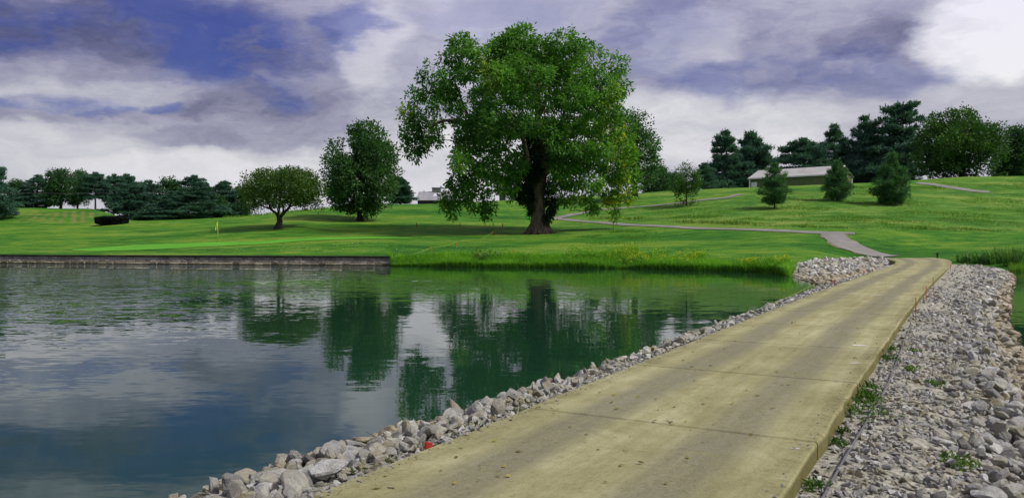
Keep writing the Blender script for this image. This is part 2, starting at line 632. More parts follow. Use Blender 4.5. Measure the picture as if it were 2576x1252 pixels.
M['block'] = block_mat('wall_block', [(0, (.20, .185, .16)), (.5, (.29, .27, .235)), (1, (.38, .355, .31))])
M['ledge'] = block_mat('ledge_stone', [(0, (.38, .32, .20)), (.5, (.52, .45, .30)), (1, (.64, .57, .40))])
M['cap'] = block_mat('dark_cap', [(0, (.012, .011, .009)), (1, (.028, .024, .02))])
M['core'] = plain('wall_core', (.03, .026, .02), .95)
M['barn_wall'] = plain('olive_siding', (.105, .140, .055), .7, .12, 1.2)
M['barn_roof'] = plain('pale_metal_roof', (.40, .395, .38), .5, .10, .8, dirt=(.30, .27, .24))
M['white_trim'] = plain('white_trim', (.74, .73, .72), .6, .06, 2)
M['house_wall'] = plain('dark_plank_wall', (.035, .035, .042), .85, .3, 2.0)
M['house_roof'] = plain('grey_shingle_roof', (.27, .27, .29), .7, .18, 1.2, dirt=(.20, .19, .20))
M['chimney'] = plain('chimney_masonry', (.17, .165, .165), .9, .3, 3)
M['skylight'] = plain('skylight_glass', (.62, .64, .68), .2, .05, 1, spec=.6)
M['glass'] = plain('window_glass', (.55, .57, .6), .15, .05, 1, spec=.6)
M['stake'] = plain('orange_stake_paint', (.42, .09, .03), .7, .25, 12)
M['stake_dark'] = plain('brown_stake_paint', (.13, .028, .014), .8, .25, 12)
M['rope'] = plain('yellow_rope', (.36, .42, .06), .8, .2, 8)
M['cable'] = plain('grey_cable', (.12, .12, .125), .6, .3, 20)
M['pole'] = plain('flagstick_paint', (.52, .58, .10), .5, .1, 6)
M['flag'] = plain('yellow_flag_cloth', (.50, .60, .03), .75, .12, 5)
M['red'] = plain('red_marker_plastic', (.36, .03, .018), .6, .2, 12)
M['paint'] = plain('worn_white_paint', (.62, .60, .52), .8, .3, 18)

# ------------------------------------------------------------------ terrain
# knots per image column: shore, bank top, lower slope, upper slope, crest -> (row, distance); rows give heights
WALL_A, WALL_B = at_z(0, 661, 0), at_z(980, 667, 0)


def wall_d(px):
    t_ = (px - CX) / FPX
    dx, dy = WALL_B[0] - WALL_A[0], WALL_B[1] - WALL_A[1]
    # intersection of the ray x = t*y with the wall line
    return (WALL_A[1] - WALL_A[0] * dy / dx) / (1 - t_ * dy / dx)


COLS = []


def colk(px, shore, b1, b2, b3, b4, drop=4.0):
    d0 = wall_d(px) + .25 if shore == 'w' else (FPX * HC / (shore - HY))
    z0 = -.25 if px < 1900 or px > 2200 else -.03
    row = [(d0, z0)]
    if shore == 'w':
        row.append((d0 + .25, HC - (b1 - HY) / FPX * d0 - .05))
    else:
        row.append((b1[1], HC - (b1[0] - HY) / FPX * b1[1]))
    for (py, d) in (b2, b3, b4):
        row.append((d, HC - (py - HY) / FPX * d))
    row.append((row[-1][0] + 60, row[-1][1] - drop * .25))
    row.append((row[-1][0] + 260, row[-1][1] - drop))
    COLS.append((px, row))


for px in (-1900, -700, 0, 120):
    colk(px, 'w', 641, (606, 94), (566, 122), (525, 150))
colk(235, 'w', 641.3, (610, 93), (572, 118), (526, 150))
colk(330, 'w', 641.6, (613, 91), (583, 108), (556, 132))
colk(470, 'w', 642, (615, 90), (580, 106), (551, 132))
colk(620, 'w', 642, (613, 88), (577, 104), (545, 135))
colk(760, 'w', 642.3, (607, 88), (572, 103), (531, 142))
colk(905, 'w', 642.6, (600, 89), (556, 117), (518, 155))
colk(975, 'w', 643, (600, 89), (553, 119), (516, 156))
colk(990, 669.5, (652, 67.5), (601, 89), (552, 119), (515, 157))
colk(1130, 671.5, (652, 66), (605, 87), (550, 120), (512, 160))
colk(1360, 674, (650, 64.5), (587.5, 97), (549, 122), (503, 166))
colk(1600, 676, (645, 63.5), (598, 84), (556, 110), (489, 170))
colk(1850, 683.5, (644, 62), (597, 80), (545, 104), (476, 160), 9)
colk(1955, 688, (647, 59), (594, 79), (540, 104), (472, 160), 9)
colk(2060, 722, (655, 58), (590, 80), (535, 105), (467, 160), 9)
colk(2150, 708, (650, 66), (589, 81), (532, 106), (463, 160), 9)
colk(2240, 697, (648.4, 69), (589, 82), (530, 107), (461, 160), 9)
colk(2340, 692, (648.6, 69), (590, 83), (527, 108), (453, 163), 6)
colk(2420, 688, (649, 67), (591, 84), (525, 110), (447, 166))
colk(2575, 689, (648, 62), (593, 84), (522, 112), (446, 166))
for px in (3300, 4400):
    colk(px, 689, (648, 62), (593, 84), (522, 112), (446, 166))

KPX = np.array([c[0] for c in COLS], float)
KD = np.array([[k[0] for k in c[1]] for c in COLS])
KZ = np.array([[k[1] for k in c[1]] for c in COLS])


def knots(px):
    px = np.atleast_1d(np.asarray(px, float))
    g = np.arange(-1900, 4401, 10.0)
    if not hasattr(knots, 'D'):
        D = np.stack([np.interp(g, KPX, KD[:, i]) for i in range(7)], 1)
        Z = np.stack([np.interp(g, KPX, KZ[:, i]) for i in range(7)], 1)
        Z = Z.copy()
        ker = np.exp(-np.linspace(-2.2, 2.2, 13) ** 2)
        ker /= ker.sum()
        for i in range(2, 7):
            for arr in (D, Z):
                e = np.pad(arr[:, i], 6, mode='edge')
                arr[:, i] = np.convolve(e, ker, 'valid')
        w = np.where(g < 982)[0]
        D[w, 0] = wall_d(g[w]) + .25
        D[w, 1] = D[w, 0] + .25
        knots.D, knots.Z, knots.g = D, Z, g
    D = np.stack([np.interp(px, knots.g, knots.D[:, i]) for i in range(7)], 1)
    Z = np.stack([np.interp(px, knots.g, knots.Z[:, i]) for i in range(7)], 1)
    return D, Z


def H_pd(px, d):
    """ground height over water for image column px (arrays) and distance d (arrays, same shape)"""
    px = np.asarray(px, float).ravel()
    d = np.asarray(d, float).ravel()
    D, Z = knots(px)
    n = len(px)
    sl = np.diff(Z, axis=1) / np.maximum(np.diff(D, axis=1), 1e-6)
    m = np.zeros_like(Z)
    m[:, 1:-1] = np.where(sl[:, 1:] * sl[:, :-1] > 0, 2 * sl[:, 1:] * sl[:, :-1] / (sl[:, 1:] + sl[:, :-1] + 1e-12), 0)
    m[:, 0] = sl[:, 0]
    m[:, -1] = 0
    m[:, 1] = np.where(sl[:, 0] > 1.0, sl[:, 1] * .5, m[:, 1])
    k = np.clip((d[:, None] >= D).sum(1) - 1, 0, 5)
    i = np.arange(n)
    h = D[i, k + 1] - D[i, k]
    u = np.clip((d - D[i, k]) / h, 0, 1)
    z = ((2 * u ** 3 - 3 * u ** 2 + 1) * Z[i, k] + (u ** 3 - 2 * u ** 2 + u) * h * m[i, k] * np.where(k == 0, 0.0, 1.0)
         + (-2 * u ** 3 + 3 * u ** 2) * Z[i, k + 1] + (u ** 3 - u ** 2) * h * m[i, k + 1])
    # pond bed in front of the shore
    s = d - D[i, 0]
    z = np.where(s < 0, Z[i, 0] + np.maximum(s * .30, -1.7), z)
    x = (px - CX) / FPX * d
    P = np.stack([x, d, 0 * d], 1)
    amp = np.clip((s - 2) / 15, 0, 1) * .16 * np.clip(1 - (d - 300) / 400, 0, 1)
    z = z + amp * fbm(P, .055) + np.clip((s - 1) / 4, 0, 1) * .035 * fbm(P, .33)
    return z


def H(x, y):
    x = np.atleast_1d(np.asarray(x, float))
    y = np.atleast_1d(np.asarray(y, float))
    return H_pd(np.clip(CX + FPX * x / y, -1900, 4400), y)


def ground(px, py, dmin=0.0, dmax=185.0):
    """first point of the far land seen at pixel (px, py)"""
    D, _ = knots(px)
    d = np.arange(max(D[0, 0] + .5, dmin), dmax, .1)
    z = H_pd(np.full_like(d, px), d)
    row = HY - FPX * (z - HC) / d
    k = np.argmax(row <= py) if (row <= py).any() else int(np.argmin(row))
    return np.array([(px - CX) / FPX * d[k], d[k], z[k]])


def build_terrain():
    px = np.concatenate([np.linspace(-1900, -120, 50), np.arange(-100, 2700, 11.0), np.linspace(2710, 4400, 50)])
    s = np.concatenate([[-70, -45, -30, -20, -12, -7, -4, -2, -.8, 0], np.array([.12, .26, .5, .8, 1.2, 1.8, 2.5, 3.3]),
                        np.arange(4.2, 125, 1.0), np.linspace(127, 190, 28), np.geomspace(200, 4000, 24)])
    D, _ = knots(px)
    dd = np.maximum(D[:, :1] + s[None], 1.0)
    PX = np.repeat(px[:, None], len(s), 1)
    z = H_pd(PX, dd).reshape(dd.shape)
    x = (PX - CX) / FPX * dd
    V = np.stack([x, dd, z], -1).reshape(-1, 3)
    n, k = len(px), len(s)
    i = (np.arange(n - 1)[:, None] * k + np.arange(k - 1)[None]).reshape(-1)
    F = np.stack([i, i + k, i + k + 1, i + 1], 1)
    row = HY - FPX * (z - HC) / dd
    # unmown hillside on the right, mown fairway elsewhere
    nz = fbm(V, .12).reshape(row.shape)
    lo = np.interp(PX, [1480, 1560, 1700, 2050, 2400, 2600], [552, 553, 561, 574, 582, 584]) + 2.0 * nz
    hi = np.interp(PX, [1480, 1560, 1700, 1860, 2300, 2600], [545, 530, 512, 484, 462, 452]) - 3 * nz
    rough = np.clip((lo - row) / 3.0, 0, 1) * np.clip((row - hi) / 6 + .5, 0, 1) * np.clip((PX - 1470) / 60, 0, 1)
    rough = np.maximum(rough, .35 * np.clip((PX - 1350) / 200, 0, 1) * (row < 575))
    # worn mowing lines on the left hillside
    st = np.clip((row - 529) / 4, 0, 1) * np.clip((563 - row) / 5, 0, 1) * np.clip((PX - 20) / 60, 0, 1) * np.clip((262 - PX) / 30, 0, 1)
    u = (PX - 60) + (row - 545) * 1.8 * np.clip((190 - PX) / 120, -.6, 1)
    st = st * (np.sin(u / 3.8 + .6 * nz) > .55)
    me = mesh('ground', V, F, M['lawn'], True, {'rough': rough.ravel(), 'stripe': st.ravel()})
    o = link('ground', me)
    tag(o, kind='structure')


build_terrain()

# water: one sheet, the land rises out of it
_e = 1500.0
wo = link('pond_water', mesh('pond_water', [(-_e, -300, 0), (_e, -300, 0), (_e, 140, 0), (-_e, 140, 0)], np.array([[0, 1, 2, 3]]), M['water']))
tag(wo, kind='structure')

# ------------------------------------------------------------------ causeway: concrete slabs on a rip-rap bank
ZP = 0.65
LE = np.array([at_z(x, y, ZP)[:2] for x, y in [(760, 1252), (1040, 1140), (1310, 1027), (1640, 905), (1877.6, 803), (1974, 766), (2057.6, 732.5), (2118.6, 710), (2183, 687.5), (2240.8, 669.8)]])
RE = np.array([at_z(x, y, ZP)[:2] for x, y in [(1985, 1252), (2060, 1112), (2150, 962), (2199, 883.5), (2247, 822.5), (2295.4, 761.4), (2337, 722.8), (2372.6, 690.7), (2393.5, 665)]])
PD = np.array([.491, .871])                       # heading of the causeway
PD = PD / np.linalg.norm(PD)
PN = np.array([PD[1], -PD[0]])                    # to the right


def fit(E, deg=3):
    s, o = E @ PD, E @ PN
    return np.polyfit(s, o, deg, w=np.linspace(2, 1, len(s)))


cl, cr = fit(LE, 2), fit(RE, 2)
S_END = 54.0


def edge_off(c, s):
    s = np.asarray(s, float)
    s_ = np.clip(s, 3, 60)
    sl = np.polyval(np.polyder(c), 3.0)
    return np.polyval(c, s_) + np.where(s < 3, (s - 3) * sl, 0)


def lp(s):
    return np.outer(np.atleast_1d(s), PD) + np.outer(edge_off(cl, np.atleast_1d(s)), PN)


def rp(s):
    return np.outer(np.atleast_1d(s), PD) + np.outer(edge_off(cr, np.atleast_1d(s)), PN)


path_root = empty('causeway_path', (*(lp(20)[0] + rp(20)[0]) / 2, ZP))
tag(path_root, kind='structure')


def slab(name, outline_top, across, thick=.36, parent=None):
    """outline_top: (n,2) ring; chamfered edge"""
    P = np.asarray(outline_top)
    n = len(P)
    c = P.mean(0)
    nx, pv = np.roll(P, -1, 0), np.roll(P, 1, 0)
    inn = unit(unit(nx - P) + unit(pv - P))
    a = np.sign(np.sum(inn * (c - P), 1))[:, None]
    a[a == 0] = 1
    ins = P + np.where(np.linalg.norm((nx - P) / np.linalg.norm(nx - P, axis=1)[:, None] + (pv - P) / np.linalg.norm(pv - P, axis=1)[:, None], axis=1)[:, None] > .05, inn * a * .022, unit(c - P) * .014)
    z = ZP
    rings = [np.c_[ins, np.full(n, z)], np.c_[P, np.full(n, z - .014)], np.c_[P, np.full(n, z - thick)]]
    V = np.concatenate(rings)
    i = np.arange(n)
    j = (i + 1) % n
    F4 = np.concatenate([np.stack([i + k * n, i + (k + 1) * n, j + (k + 1) * n, j + k * n], 1) for k in range(2)])
    loc = np.array(path_root.location)
    me = mesh(name, V - loc, [F4, np.array([i])], M['concrete'], False, {'across': np.tile(across, 3)})
    return link(name, me, parent)


# joints 3 m apart, the first one seen at the right edge 6.4 m ahead
s_first = float(np.array(at_z(2060, 1112, ZP)[:2]) @ PD)
js = s_first + 3.02 * np.arange(-7, 30)
js = js[js < S_END]
g = .019
rs = np.random.default_rng(2)
for a, b in zip(js[:-1], js[1:]):
    ss = np.linspace(a + g, b - g, 9)
    L_, R_ = lp(ss), rp(ss)
    L_[1:-1] += rs.normal(0, .008, (7, 1)) * PN
    R_[1:-1] += rs.normal(0, .008, (7, 1)) * PN
    ring = np.concatenate([R_, L_[::-1]])
    # outline: along right edge forward, back along the left edge
    slab('slab', ring, np.r_[np.ones(9), np.zeros(9)], parent=path_root)
# last, flared slab where the causeway bends towards the lawn
s0 = js[-1] + g
end = [at_z(x, y, ZP)[:2] for x, y in [(2393, 657), (2384, 652.5), (2362, 649.0), (2320, 646.6), (2263, 645.2), (2212, 643.8), (2196, 646.2), (2232, 651), (2252, 657)]]
ring = np.concatenate([rp([s0, s0 + 2]), np.array(end), lp([s0 + 2.0, s0])])
slab('slab', ring, np.array([1, 1, 1, 1, .95, .85, .7, .55, .05, 0, 0, 0, 0]), parent=path_root)
# worn white paint dabs
for (px, py, w) in [(2158, 868, .15), (2148, 912, .08), (2203, 742, .16), (2134, 711, .28), (2003, 1127, .035), (2085, 731, .10), (2126, 1000, .03)]:
    c = at_z(px, py, ZP + .004)
    k = np.random.default_rng(int(px))
    n = 9
    th = np.arange(n) / n * 2 * np.pi
    rr = 1 + .35 * k.normal(size=n)
    V = np.stack([c[0] + w * rr * np.cos(th), c[1] + w * .32 * rr * np.sin(th), np.full(n, c[2])], 1) - np.array(path_root.location)
    link('paint_mark', mesh('paint_mark', V, np.arange(n)[None], M['paint']), path_root)

# bank cross sections, offset outward from the slab edge -> height
PROF_L = np.array([(-.25, .46), (.02, .47), (.35, .46), (.8, .30), (1.25, .13), (1.65, -.02), (2.8, -.45), (7, -1.9)])
PROF_R = np.array([(-.25, .49), (.02, .50), (.45, .48), (.95, .38), (1.5, .18), (2.05, -.02), (3.4, -.5), (8, -1.9)])


def bank_pt(side, s, o):
    s, o = np.asarray(s, float), np.asarray(o, float)
    if side < 0:
        e = lp(s)
        wide = 1.0 + .32 * np.clip((13 - s) / 9, 0, 1)
        z = np.interp(o / wide, PROF_L[:, 0], PROF_L[:, 1])
        xy = e - o[:, None] * PN[None]
    else:
        e = rp(s)
        wide = 1.0 + .5 * np.clip((s - 26) / 26, 0, 1)
        z = np.interp(o / wide, PROF_R[:, 0], PROF_R[:, 1])
        xy = e + o[:, None] * PN[None]
    # the shoulders climb to the slab where the causeway meets the land
    z = z + np.clip((s - 44) / 10, 0, 1) * np.clip((z + .05) / .4, 0, 1) * (.60 - np.where(side < 0, .46, .49))
    p = np.c_[xy, z]
    zz = .025 * fbm(p, 1.6)
    p[:, 2] += zz * np.clip(o / .3, 0, 1)
    return p


def build_bank(side, label):
    ss = np.arange(-16, 60, .5)
    oo = np.array([-.25, .02, .15, .3, .5, .75, 1.0, 1.25, 1.5, 1.8, 2.1, 2.4, 2.8, 3.4, 4.2, 5.2, 6.5, 8])
    A, B = np.meshgrid(ss, oo, indexing='ij')
    V = bank_pt(side, A.ravel(), B.ravel())
    k = len(oo)
    i = (np.arange(len(ss) - 1)[:, None] * k + np.arange(k - 1)[None]).reshape(-1)
    F = np.stack([i, i + 1, i + k + 1, i + k], 1)
    if side > 0:
        F = F[:, ::-1]
    # normals up
    me = mesh('riprap_bank', V, F, M['gravel'], True)
    if me.polygons[40].normal.z < 0:
        me.flip_normals()
    o = link('riprap_bank', me)
    tag(o, label, kind='structure')
    return o


bank_l = build_bank(-1, 'gravel bank with pale rip-rap between the concrete path and the open pond')
bank_r = build_bank(1, 'broad gravel and rip-rap bank on the right of the concrete path')


def rock_meshes(n, seed, pts=24, flat=.6, soft=False):
    out = []
    k = np.random.default_rng(seed)
    for q in range(n):
        bm = bmesh.new()
        P = k.normal(size=(pts, 3))
        P = unit(P) * k.uniform(.72, 1.0, (pts, 1))
        # broken quarry faces: cut by a few planes
        for _ in range(5):
            nrm = unit(k.normal(size=3))
            h = k.uniform(.42, .8)
            dd = P @ nrm
            P = P - np.where(dd > h, dd - h, 0)[:, None] * nrm
        P = P * np.array([k.uniform(.85, 1.2), k.uniform(.6, .9), k.uniform(.36, flat)])
        for p in P:
            bm.verts.new(p * .62)
        r = bmesh.ops.convex_hull(bm, input=bm.verts)
        bmesh.ops.delete(bm, geom=[v for v in bm.verts if not v.link_faces], context='VERTS')
        if soft:
            bmesh.ops.dissolve_limit(bm, angle_limit=.25, verts=bm.verts, edges=bm.edges)
            bmesh.ops.bevel(bm, geom=bm.edges[:], offset=.035, segments=1, affect='EDGES')
            for v in bm.verts:
                v.co += Vector(k.normal(size=3) * .012)
        me = bpy.data.meshes.new('stone')
        bm.to_mesh(me)
        bm.free()
        me.materials.append(M['stone'])
        out.append(me)
    return out


ROCKS = rock_meshes(22, 3, soft=True)
ROCKS_LOW = rock_meshes(16, 4, 16)


def mesh_np(me):
    V = np.empty(len(me.vertices) * 3, np.float32)
    me.vertices.foreach_get('co', V)
    F = np.array([p.vertices[:] for p in me.polygons])
    return V.reshape(-1, 3), F


ROCK_NP = [mesh_np(m) for m in ROCKS_LOW]


def rot_mats(ez, tx, ty):
    c, s = np.cos(ez), np.sin(ez)
    Z = np.zeros((len(ez), 3, 3))
    Z[:, 0, 0], Z[:, 0, 1], Z[:, 1, 0], Z[:, 1, 1], Z[:, 2, 2] = c, -s, s, c, 1
    cx, sx = np.cos(tx), np.sin(tx)
    X = np.zeros_like(Z)
    X[:, 0, 0], X[:, 1, 1], X[:, 1, 2], X[:, 2, 1], X[:, 2, 2] = 1, cx, -sx, sx, cx
    cy, sy = np.cos(ty), np.sin(ty)
    Y = np.zeros_like(Z)
    Y[:, 0, 0], Y[:, 0, 2], Y[:, 1, 1], Y[:, 2, 0], Y[:, 2, 2] = cy, sy, 1, -sy, cy
    return Z @ X @ Y


def in_frame(P):
    x = CX + FPX * P[:, 0] / np.maximum(P[:, 1], .1)
    y = HY - FPX * (P[:, 2] - HC) / np.maximum(P[:, 1], .1)
    return (P[:, 1] > 2.5) & (x > -20) & (x < 2595) & (y < 1275)


def place_rocks(root, P, size, seed, nmax, name='stone', tilt=.55):
    k = np.random.default_rng(seed)
    n = len(P)
    ez, tx, ty = k.uniform(0, 6.28, n), k.normal(0, tilt, n), k.normal(0, tilt, n)
    sc = np.stack([size * k.uniform(.85, 1.2, n), size * k.uniform(.8, 1.1, n), size * k.uniform(.75, 1.1, n)], 1)
    var = k.integers(0, len(ROCKS), n)
    tint = k.random(n)
    app = np.where(in_frame(P), size / np.maximum(P[:, 1], 1), 0)
    order = np.argsort(-app)
    for i in order[:nmax]:
        if app[i] <= 0:
            break
        o = bpy.data.objects.new(name, ROCKS[var[i]])
        COL.objects.link(o)
        o.parent = root
        o.location = P[i] - np.array(root.location)
        o.rotation_euler = (tx[i], ty[i], ez[i])
        o.scale = sc[i]
    rest = order[min(nmax, int((app > 0).sum())):]
    if len(rest):
        Rm = rot_mats(ez, tx, ty)
        mb = MB()
        for i in rest:
            V, F = ROCK_NP[var[i] % len(ROCK_NP)]
            mb.add((V * sc[i]) @ Rm[i].T + P[i] - np.array(root.location), F, tint[i])
        o = link('stone_rubble', mb.mesh('stone_rubble', M['stone_mass'], False, 'tint'), root)
        o['kind'] = 'stuff'


def jgrid(s0, s1, o0, o1, step, k):
    a, b = np.meshgrid(np.arange(s0, s1, step), np.arange(o0, o1, step), indexing='ij')
    a, b = a.ravel(), b.ravel()
    return a + k.uniform(-.5, .5, len(a)) * step, b + k.uniform(-.5, .5, len(b)) * step


# left bank rocks
k = np.random.default_rng(21)
a, b = jgrid(-4, 47, .14, 2.4, .105, k)
b = b * (1.0 + 0 * a)
keep = (k.random(len(a)) < np.where(b < .6, .5, .92)) & (b > .12) & (b < 1.70 * (1.0 + .32 * np.clip((13 - a) / 9, 0, 1)))
a, b = a[keep], b[keep]
sz = (.17 + .24 * k.random(len(a)) ** 2.2) * np.where(b < .6, .6, 1.0) * np.where(b > 1.1, 1.12, 1.0)
P = bank_pt(-1, a, b)
P[:, 2] += sz * k.uniform(.0, .30, len(a))
place_rocks(bank_l, P, sz * (.56 + .16 * np.clip((12 - a) / 8, 0, 1)), 31, 300)
# right bank rocks
a1, b1 = jgrid(-2, 17, .2, 2.4, .10, k)
a2, b2 = jgrid(17, 60, .2, 3.4, .15, k)
a, b = np.r_[a1, a2], np.r_[b1, b2]
wide = 1.0 + .5 * np.clip((a - 26) / 26, 0, 1)
q = b / wide
big = np.clip((q - .70 + .25 * fbm(np.c_[a, b, 0 * a], .9)) / .7, 0, 1)
keep = (k.random(len(a)) < .16 + .84 * big) & (q < 2.15)
a, b, q, big = a[keep], b[keep], q[keep], big[keep]
sz = (.10 + .10 * big + (.10 + .16 * big) * k.random(len(a)) ** 2.2)
P = bank_pt(1, a, b)
P[:, 2] += sz * k.uniform(.0, .34, len(a))
place_rocks(bank_r, P, sz * np.where(a < 17, .62, .62 + .3 * np.clip((a - 17) / 12, 0, 1)), 32, 300)

# small gravel on both shoulders
k = np.random.default_rng(23)
mb = MB()
PEB = [mesh_np(m) for m in rock_meshes(8, 9, 10, .7)]


def pebbles(side, n, smax, o0, o1, szr):
    a = 1.5 + (smax - 1.5) * k.random(n) ** 1.9
    b = o0 + (o1 - o0) * k.random(n)
    keep = fbm(np.c_[a, b, 0 * a], 1.1) > -.55
    a, b = a[keep], b[keep]
    P = bank_pt(side, a, b)
    sz = szr[0] + (szr[1] - szr[0]) * k.random(len(a)) ** 2
    sz = sz * (1 + .03 * np.clip(a, 0, 30))
    P[:, 2] += sz * .12
    Rm = rot_mats(k.uniform(0, 6.28, len(a)), k.normal(0, .4, len(a)), k.normal(0, .4, len(a)))
    tint = .15 + .85 * k.random(len(a))
    for i in range(len(a)):
        V, F = PEB[i % 8]
        mb.add((V * sz[i]) @ Rm[i].T + P[i], F, tint[i])


pebbles(1, 15000, 34, .03, 1.7, (.03, .085))
pebbles(-1, 3600, 30, .02, .85, (.03, .08))
for side, n in ((-1, 900), (1, 260)):
    a = 2.5 + 26 * k.random(n) ** 1.7
    e = lp(a) if side < 0 else rp(a)
    P = np.c_[e - side * PN * (np.abs(k.normal(0, .07, n)) + .01)[:, None], np.full(n, ZP + .004)]
    sz = .010 + .028 * k.random(n) ** 3
    Rm = rot_mats(k.uniform(0, 6.28, n), k.normal(0, .3, n), k.normal(0, .3, n))
    for i in range(n):
        V, F = PEB[i % 8]
        mb.add((V * sz[i]) @ Rm[i].T + P[i], F, k.random())
o = link('loose_gravel', mb.mesh('loose_gravel', M['stone_mass'], False, 'tint'))
tag(o, 'small pale limestone gravel strewn along both shoulders of the concrete path', 'gravel', kind='stuff')

# far rip-rap apron between the tall grass and the causeway
APRON = [(1968, 687), (1990, 671), (2040, 657), (2108, 650), (2185, 648), (2236, 652), (2246, 664), (2183, 688), (2118, 711), (2070, 724), (2030, 708)]


def poly_on_ground(poly, n_in, seed):
    """random points inside the ground area seen under a frame polygon"""
    k = np.random.default_rng(seed)
    G = []
    for (x, y) in poly:
        p = ground(x, y, 30)
        G.append(p[:2])
    G = np.array(G)
    lo, hi = G.min(0), G.max(0)
    out = []
    step = math.sqrt((hi - lo).prod() / n_in)
    a, b = np.meshgrid(np.arange(lo[0], hi[0], step), np.arange(lo[1], hi[1], step))
    Q = np.stack([a.ravel(), b.ravel()], 1) + k.uniform(-.5, .5, (a.size, 2)) * step
    return Q[inside(Q, G)], G


def inside(Q, G):
    c = np.zeros(len(Q), bool)
    j = len(G) - 1
    for i in range(len(G)):
        xi, yi = G[i]
        xj, yj = G[j]
        c ^= ((yi > Q[:, 1]) != (yj > Q[:, 1])) & (Q[:, 0] < (xj - xi) * (Q[:, 1] - yi) / (yj - yi + 1e-12) + xi)
        j = i
    return c


def draped(name, G, mat, lift, step=.8):
    """a sheet lying on the ground inside world polygon G"""
    lo, hi = G.min(0), G.max(0)
    xs, ys = np.arange(lo[0] - step, hi[0] + 2 * step, step), np.arange(lo[1] - step, hi[1] + 2 * step, step)
    A, B = np.meshgrid(xs, ys, indexing='ij')
    Q = np.stack([A.ravel(), B.ravel()], 1)
    ins = inside(Q, G)
    # pull the outside neighbours onto the outline
    E = np.concatenate([np.linspace(G[i], G[(i + 1) % len(G)], 60, endpoint=False) for i in range(len(G))])
    use = ins.copy()
    nx, ny = A.shape
    I = ins.reshape(nx, ny)
    nb = np.zeros_like(I)
    for dx in (-1, 0, 1):
        for dy in (-1, 0, 1):
            nb |= np.roll(np.roll(I, dx, 0), dy, 1)
    ring = (nb & ~I).ravel()
    for q in np.where(ring)[0]:
        Q[q] = E[np.argmin(((E - Q[q]) ** 2).sum(1))]
    use = (ins | ring)
    U = use.reshape(nx, ny)
    i, j = np.where(U[:-1, :-1] & U[1:, :-1] & U[1:, 1:] & U[:-1, 1:])
    f = lambda a, b: a * ny + b
    F = np.stack([f(i, j), f(i + 1, j), f(i + 1, j + 1), f(i, j + 1)], 1)
    V = np.c_[Q, H(Q[:, 0], np.maximum(Q[:, 1], 1)) + lift]
    us = np.unique(F)
    mp = np.zeros(len(V), int)
    mp[us] = np.arange(len(us))
    return link(name, mesh(name, V[us], mp[F], mat, True))


def catmull(P, n=12, closed=True):
    P = np.asarray(P, float)
    out = []
    N = len(P)
    for i in range(N if closed else N - 1):
        p0, p1, p2, p3 = P[(i - 1) % N] if closed or i else P[0], P[i], P[(i + 1) % N], P[(i + 2) % N] if closed or i < N - 2 else P[-1]
        u = np.linspace(0, 1, n, endpoint=False)[:, None]
        out.append(.5 * ((2 * p1) + (-p0 + p2) * u + (2 * p0 - 5 * p1 + 4 * p2 - p3) * u ** 2 + (-p0 + 3 * p1 - 3 * p2 + p3) * u ** 3))
    if not closed:
        out.append(P[-1:])
    return np.concatenate(out)


Q, G = poly_on_ground(APRON, 2600, 41)
ap = draped('riprap_bank', G, M['gravel'], .03, .6)
tag(ap, 'fan of pale rip-rap stones between the tall grass and the far causeway end', kind='structure')
k = np.random.default_rng(42)
sz = .22 + .26 * k.random(len(Q)) ** 2
P = np.c_[Q, H(Q[:, 0], Q[:, 1])]
P[:, 2] += sz * k.uniform(.05, .3, len(Q))
place_rocks(ap, P, sz * 1.3, 43, 300)

# ------------------------------------------------------------------ cart paths and putting green on the land
def strip(name, left_px, right_px, mat, lift, dmin=0.0, rag=0.0, seed=1, n=14):
    k = np.random.default_rng(seed)
    Lg = np.array([ground(x, y, dmin)[:2] for x, y in left_px])
    Rg = np.array([ground(x, y, dmin)[:2] for x, y in right_px])
    Lg, Rg = catmull(Lg, n, False), catmull(Rg, n, False)
    m = len(Lg)
    if rag:
        dirn = unit(Lg - Rg)
        Lg = Lg + dirn * (rag * (.5 + fbm(np.c_[Lg, 0 * Lg[:, 0]], .8)))[:, None]
        Rg = Rg - dirn * (rag * (.5 + fbm(np.c_[Rg, 0 * Rg[:, 0]], .8)))[:, None]
    w = 6
    V = []
    for j in range(w):
        q = Lg + (Rg - Lg) * j / (w - 1)
        V.append(np.c_[q, H(q[:, 0], q[:, 1]) + lift])
    V = np.stack(V, 1).reshape(-1, 3)
    i = (np.arange(m - 1)[:, None] * w + np.arange(w - 1)[None]).reshape(-1)
    F = np.stack([i, i + 1, i + w + 1, i + w], 1)
    me = mesh(name, V, F, mat, True)
    if me.polygons[0].normal.z < 0:
        me.flip_normals()
    o = link(name, me)
    tag(o, kind='structure')
    return o


spL = [(2215, 648.6), (2185, 645), (2152, 637), (2105, 622), (2079, 605), (2062, 590)]
spR = [(2262, 644.5), (2235, 641.5), (2202, 633), (2175, 622), (2139, 603.5), (2119, 588.5)]
strip('cart_path', spL, spR, M['asphalt'], .075, rag=0)
strip('path_verge', spL, spR, M['dirt_edge'], .045, rag=.38, seed=4)
crL = [(1386, 547.5), (1440, 552), (1534, 559.5), (1716, 570.5), (1944, 577.5), (2060, 583), (2150, 586)]
crR = [(1386, 551), (1440, 557), (1534, 565), (1716, 575.5), (1944, 583), (2060, 588.5), (2150, 590)]
strip('cart_path', crR, crL, M['asphalt'], .065)
strip('path_verge', crR, crL, M['dirt_edge'], .035, rag=.22, seed=5)
upL = [(1386, 548), (1443, 538), (1495, 529), (1573, 522), (1690, 512), (1756, 504.3), (1822, 496.5), (1845, 490.5), (1862, 489)]
upR = [(1400, 551), (1452, 541), (1500, 531.5), (1576, 524), (1692, 514), (1758, 506.5), (1828, 498.5), (1854, 493), (1872, 490.5)]
strip('cart_path', upR, upL, M['asphalt'], .07, rag=.15, seed=8)
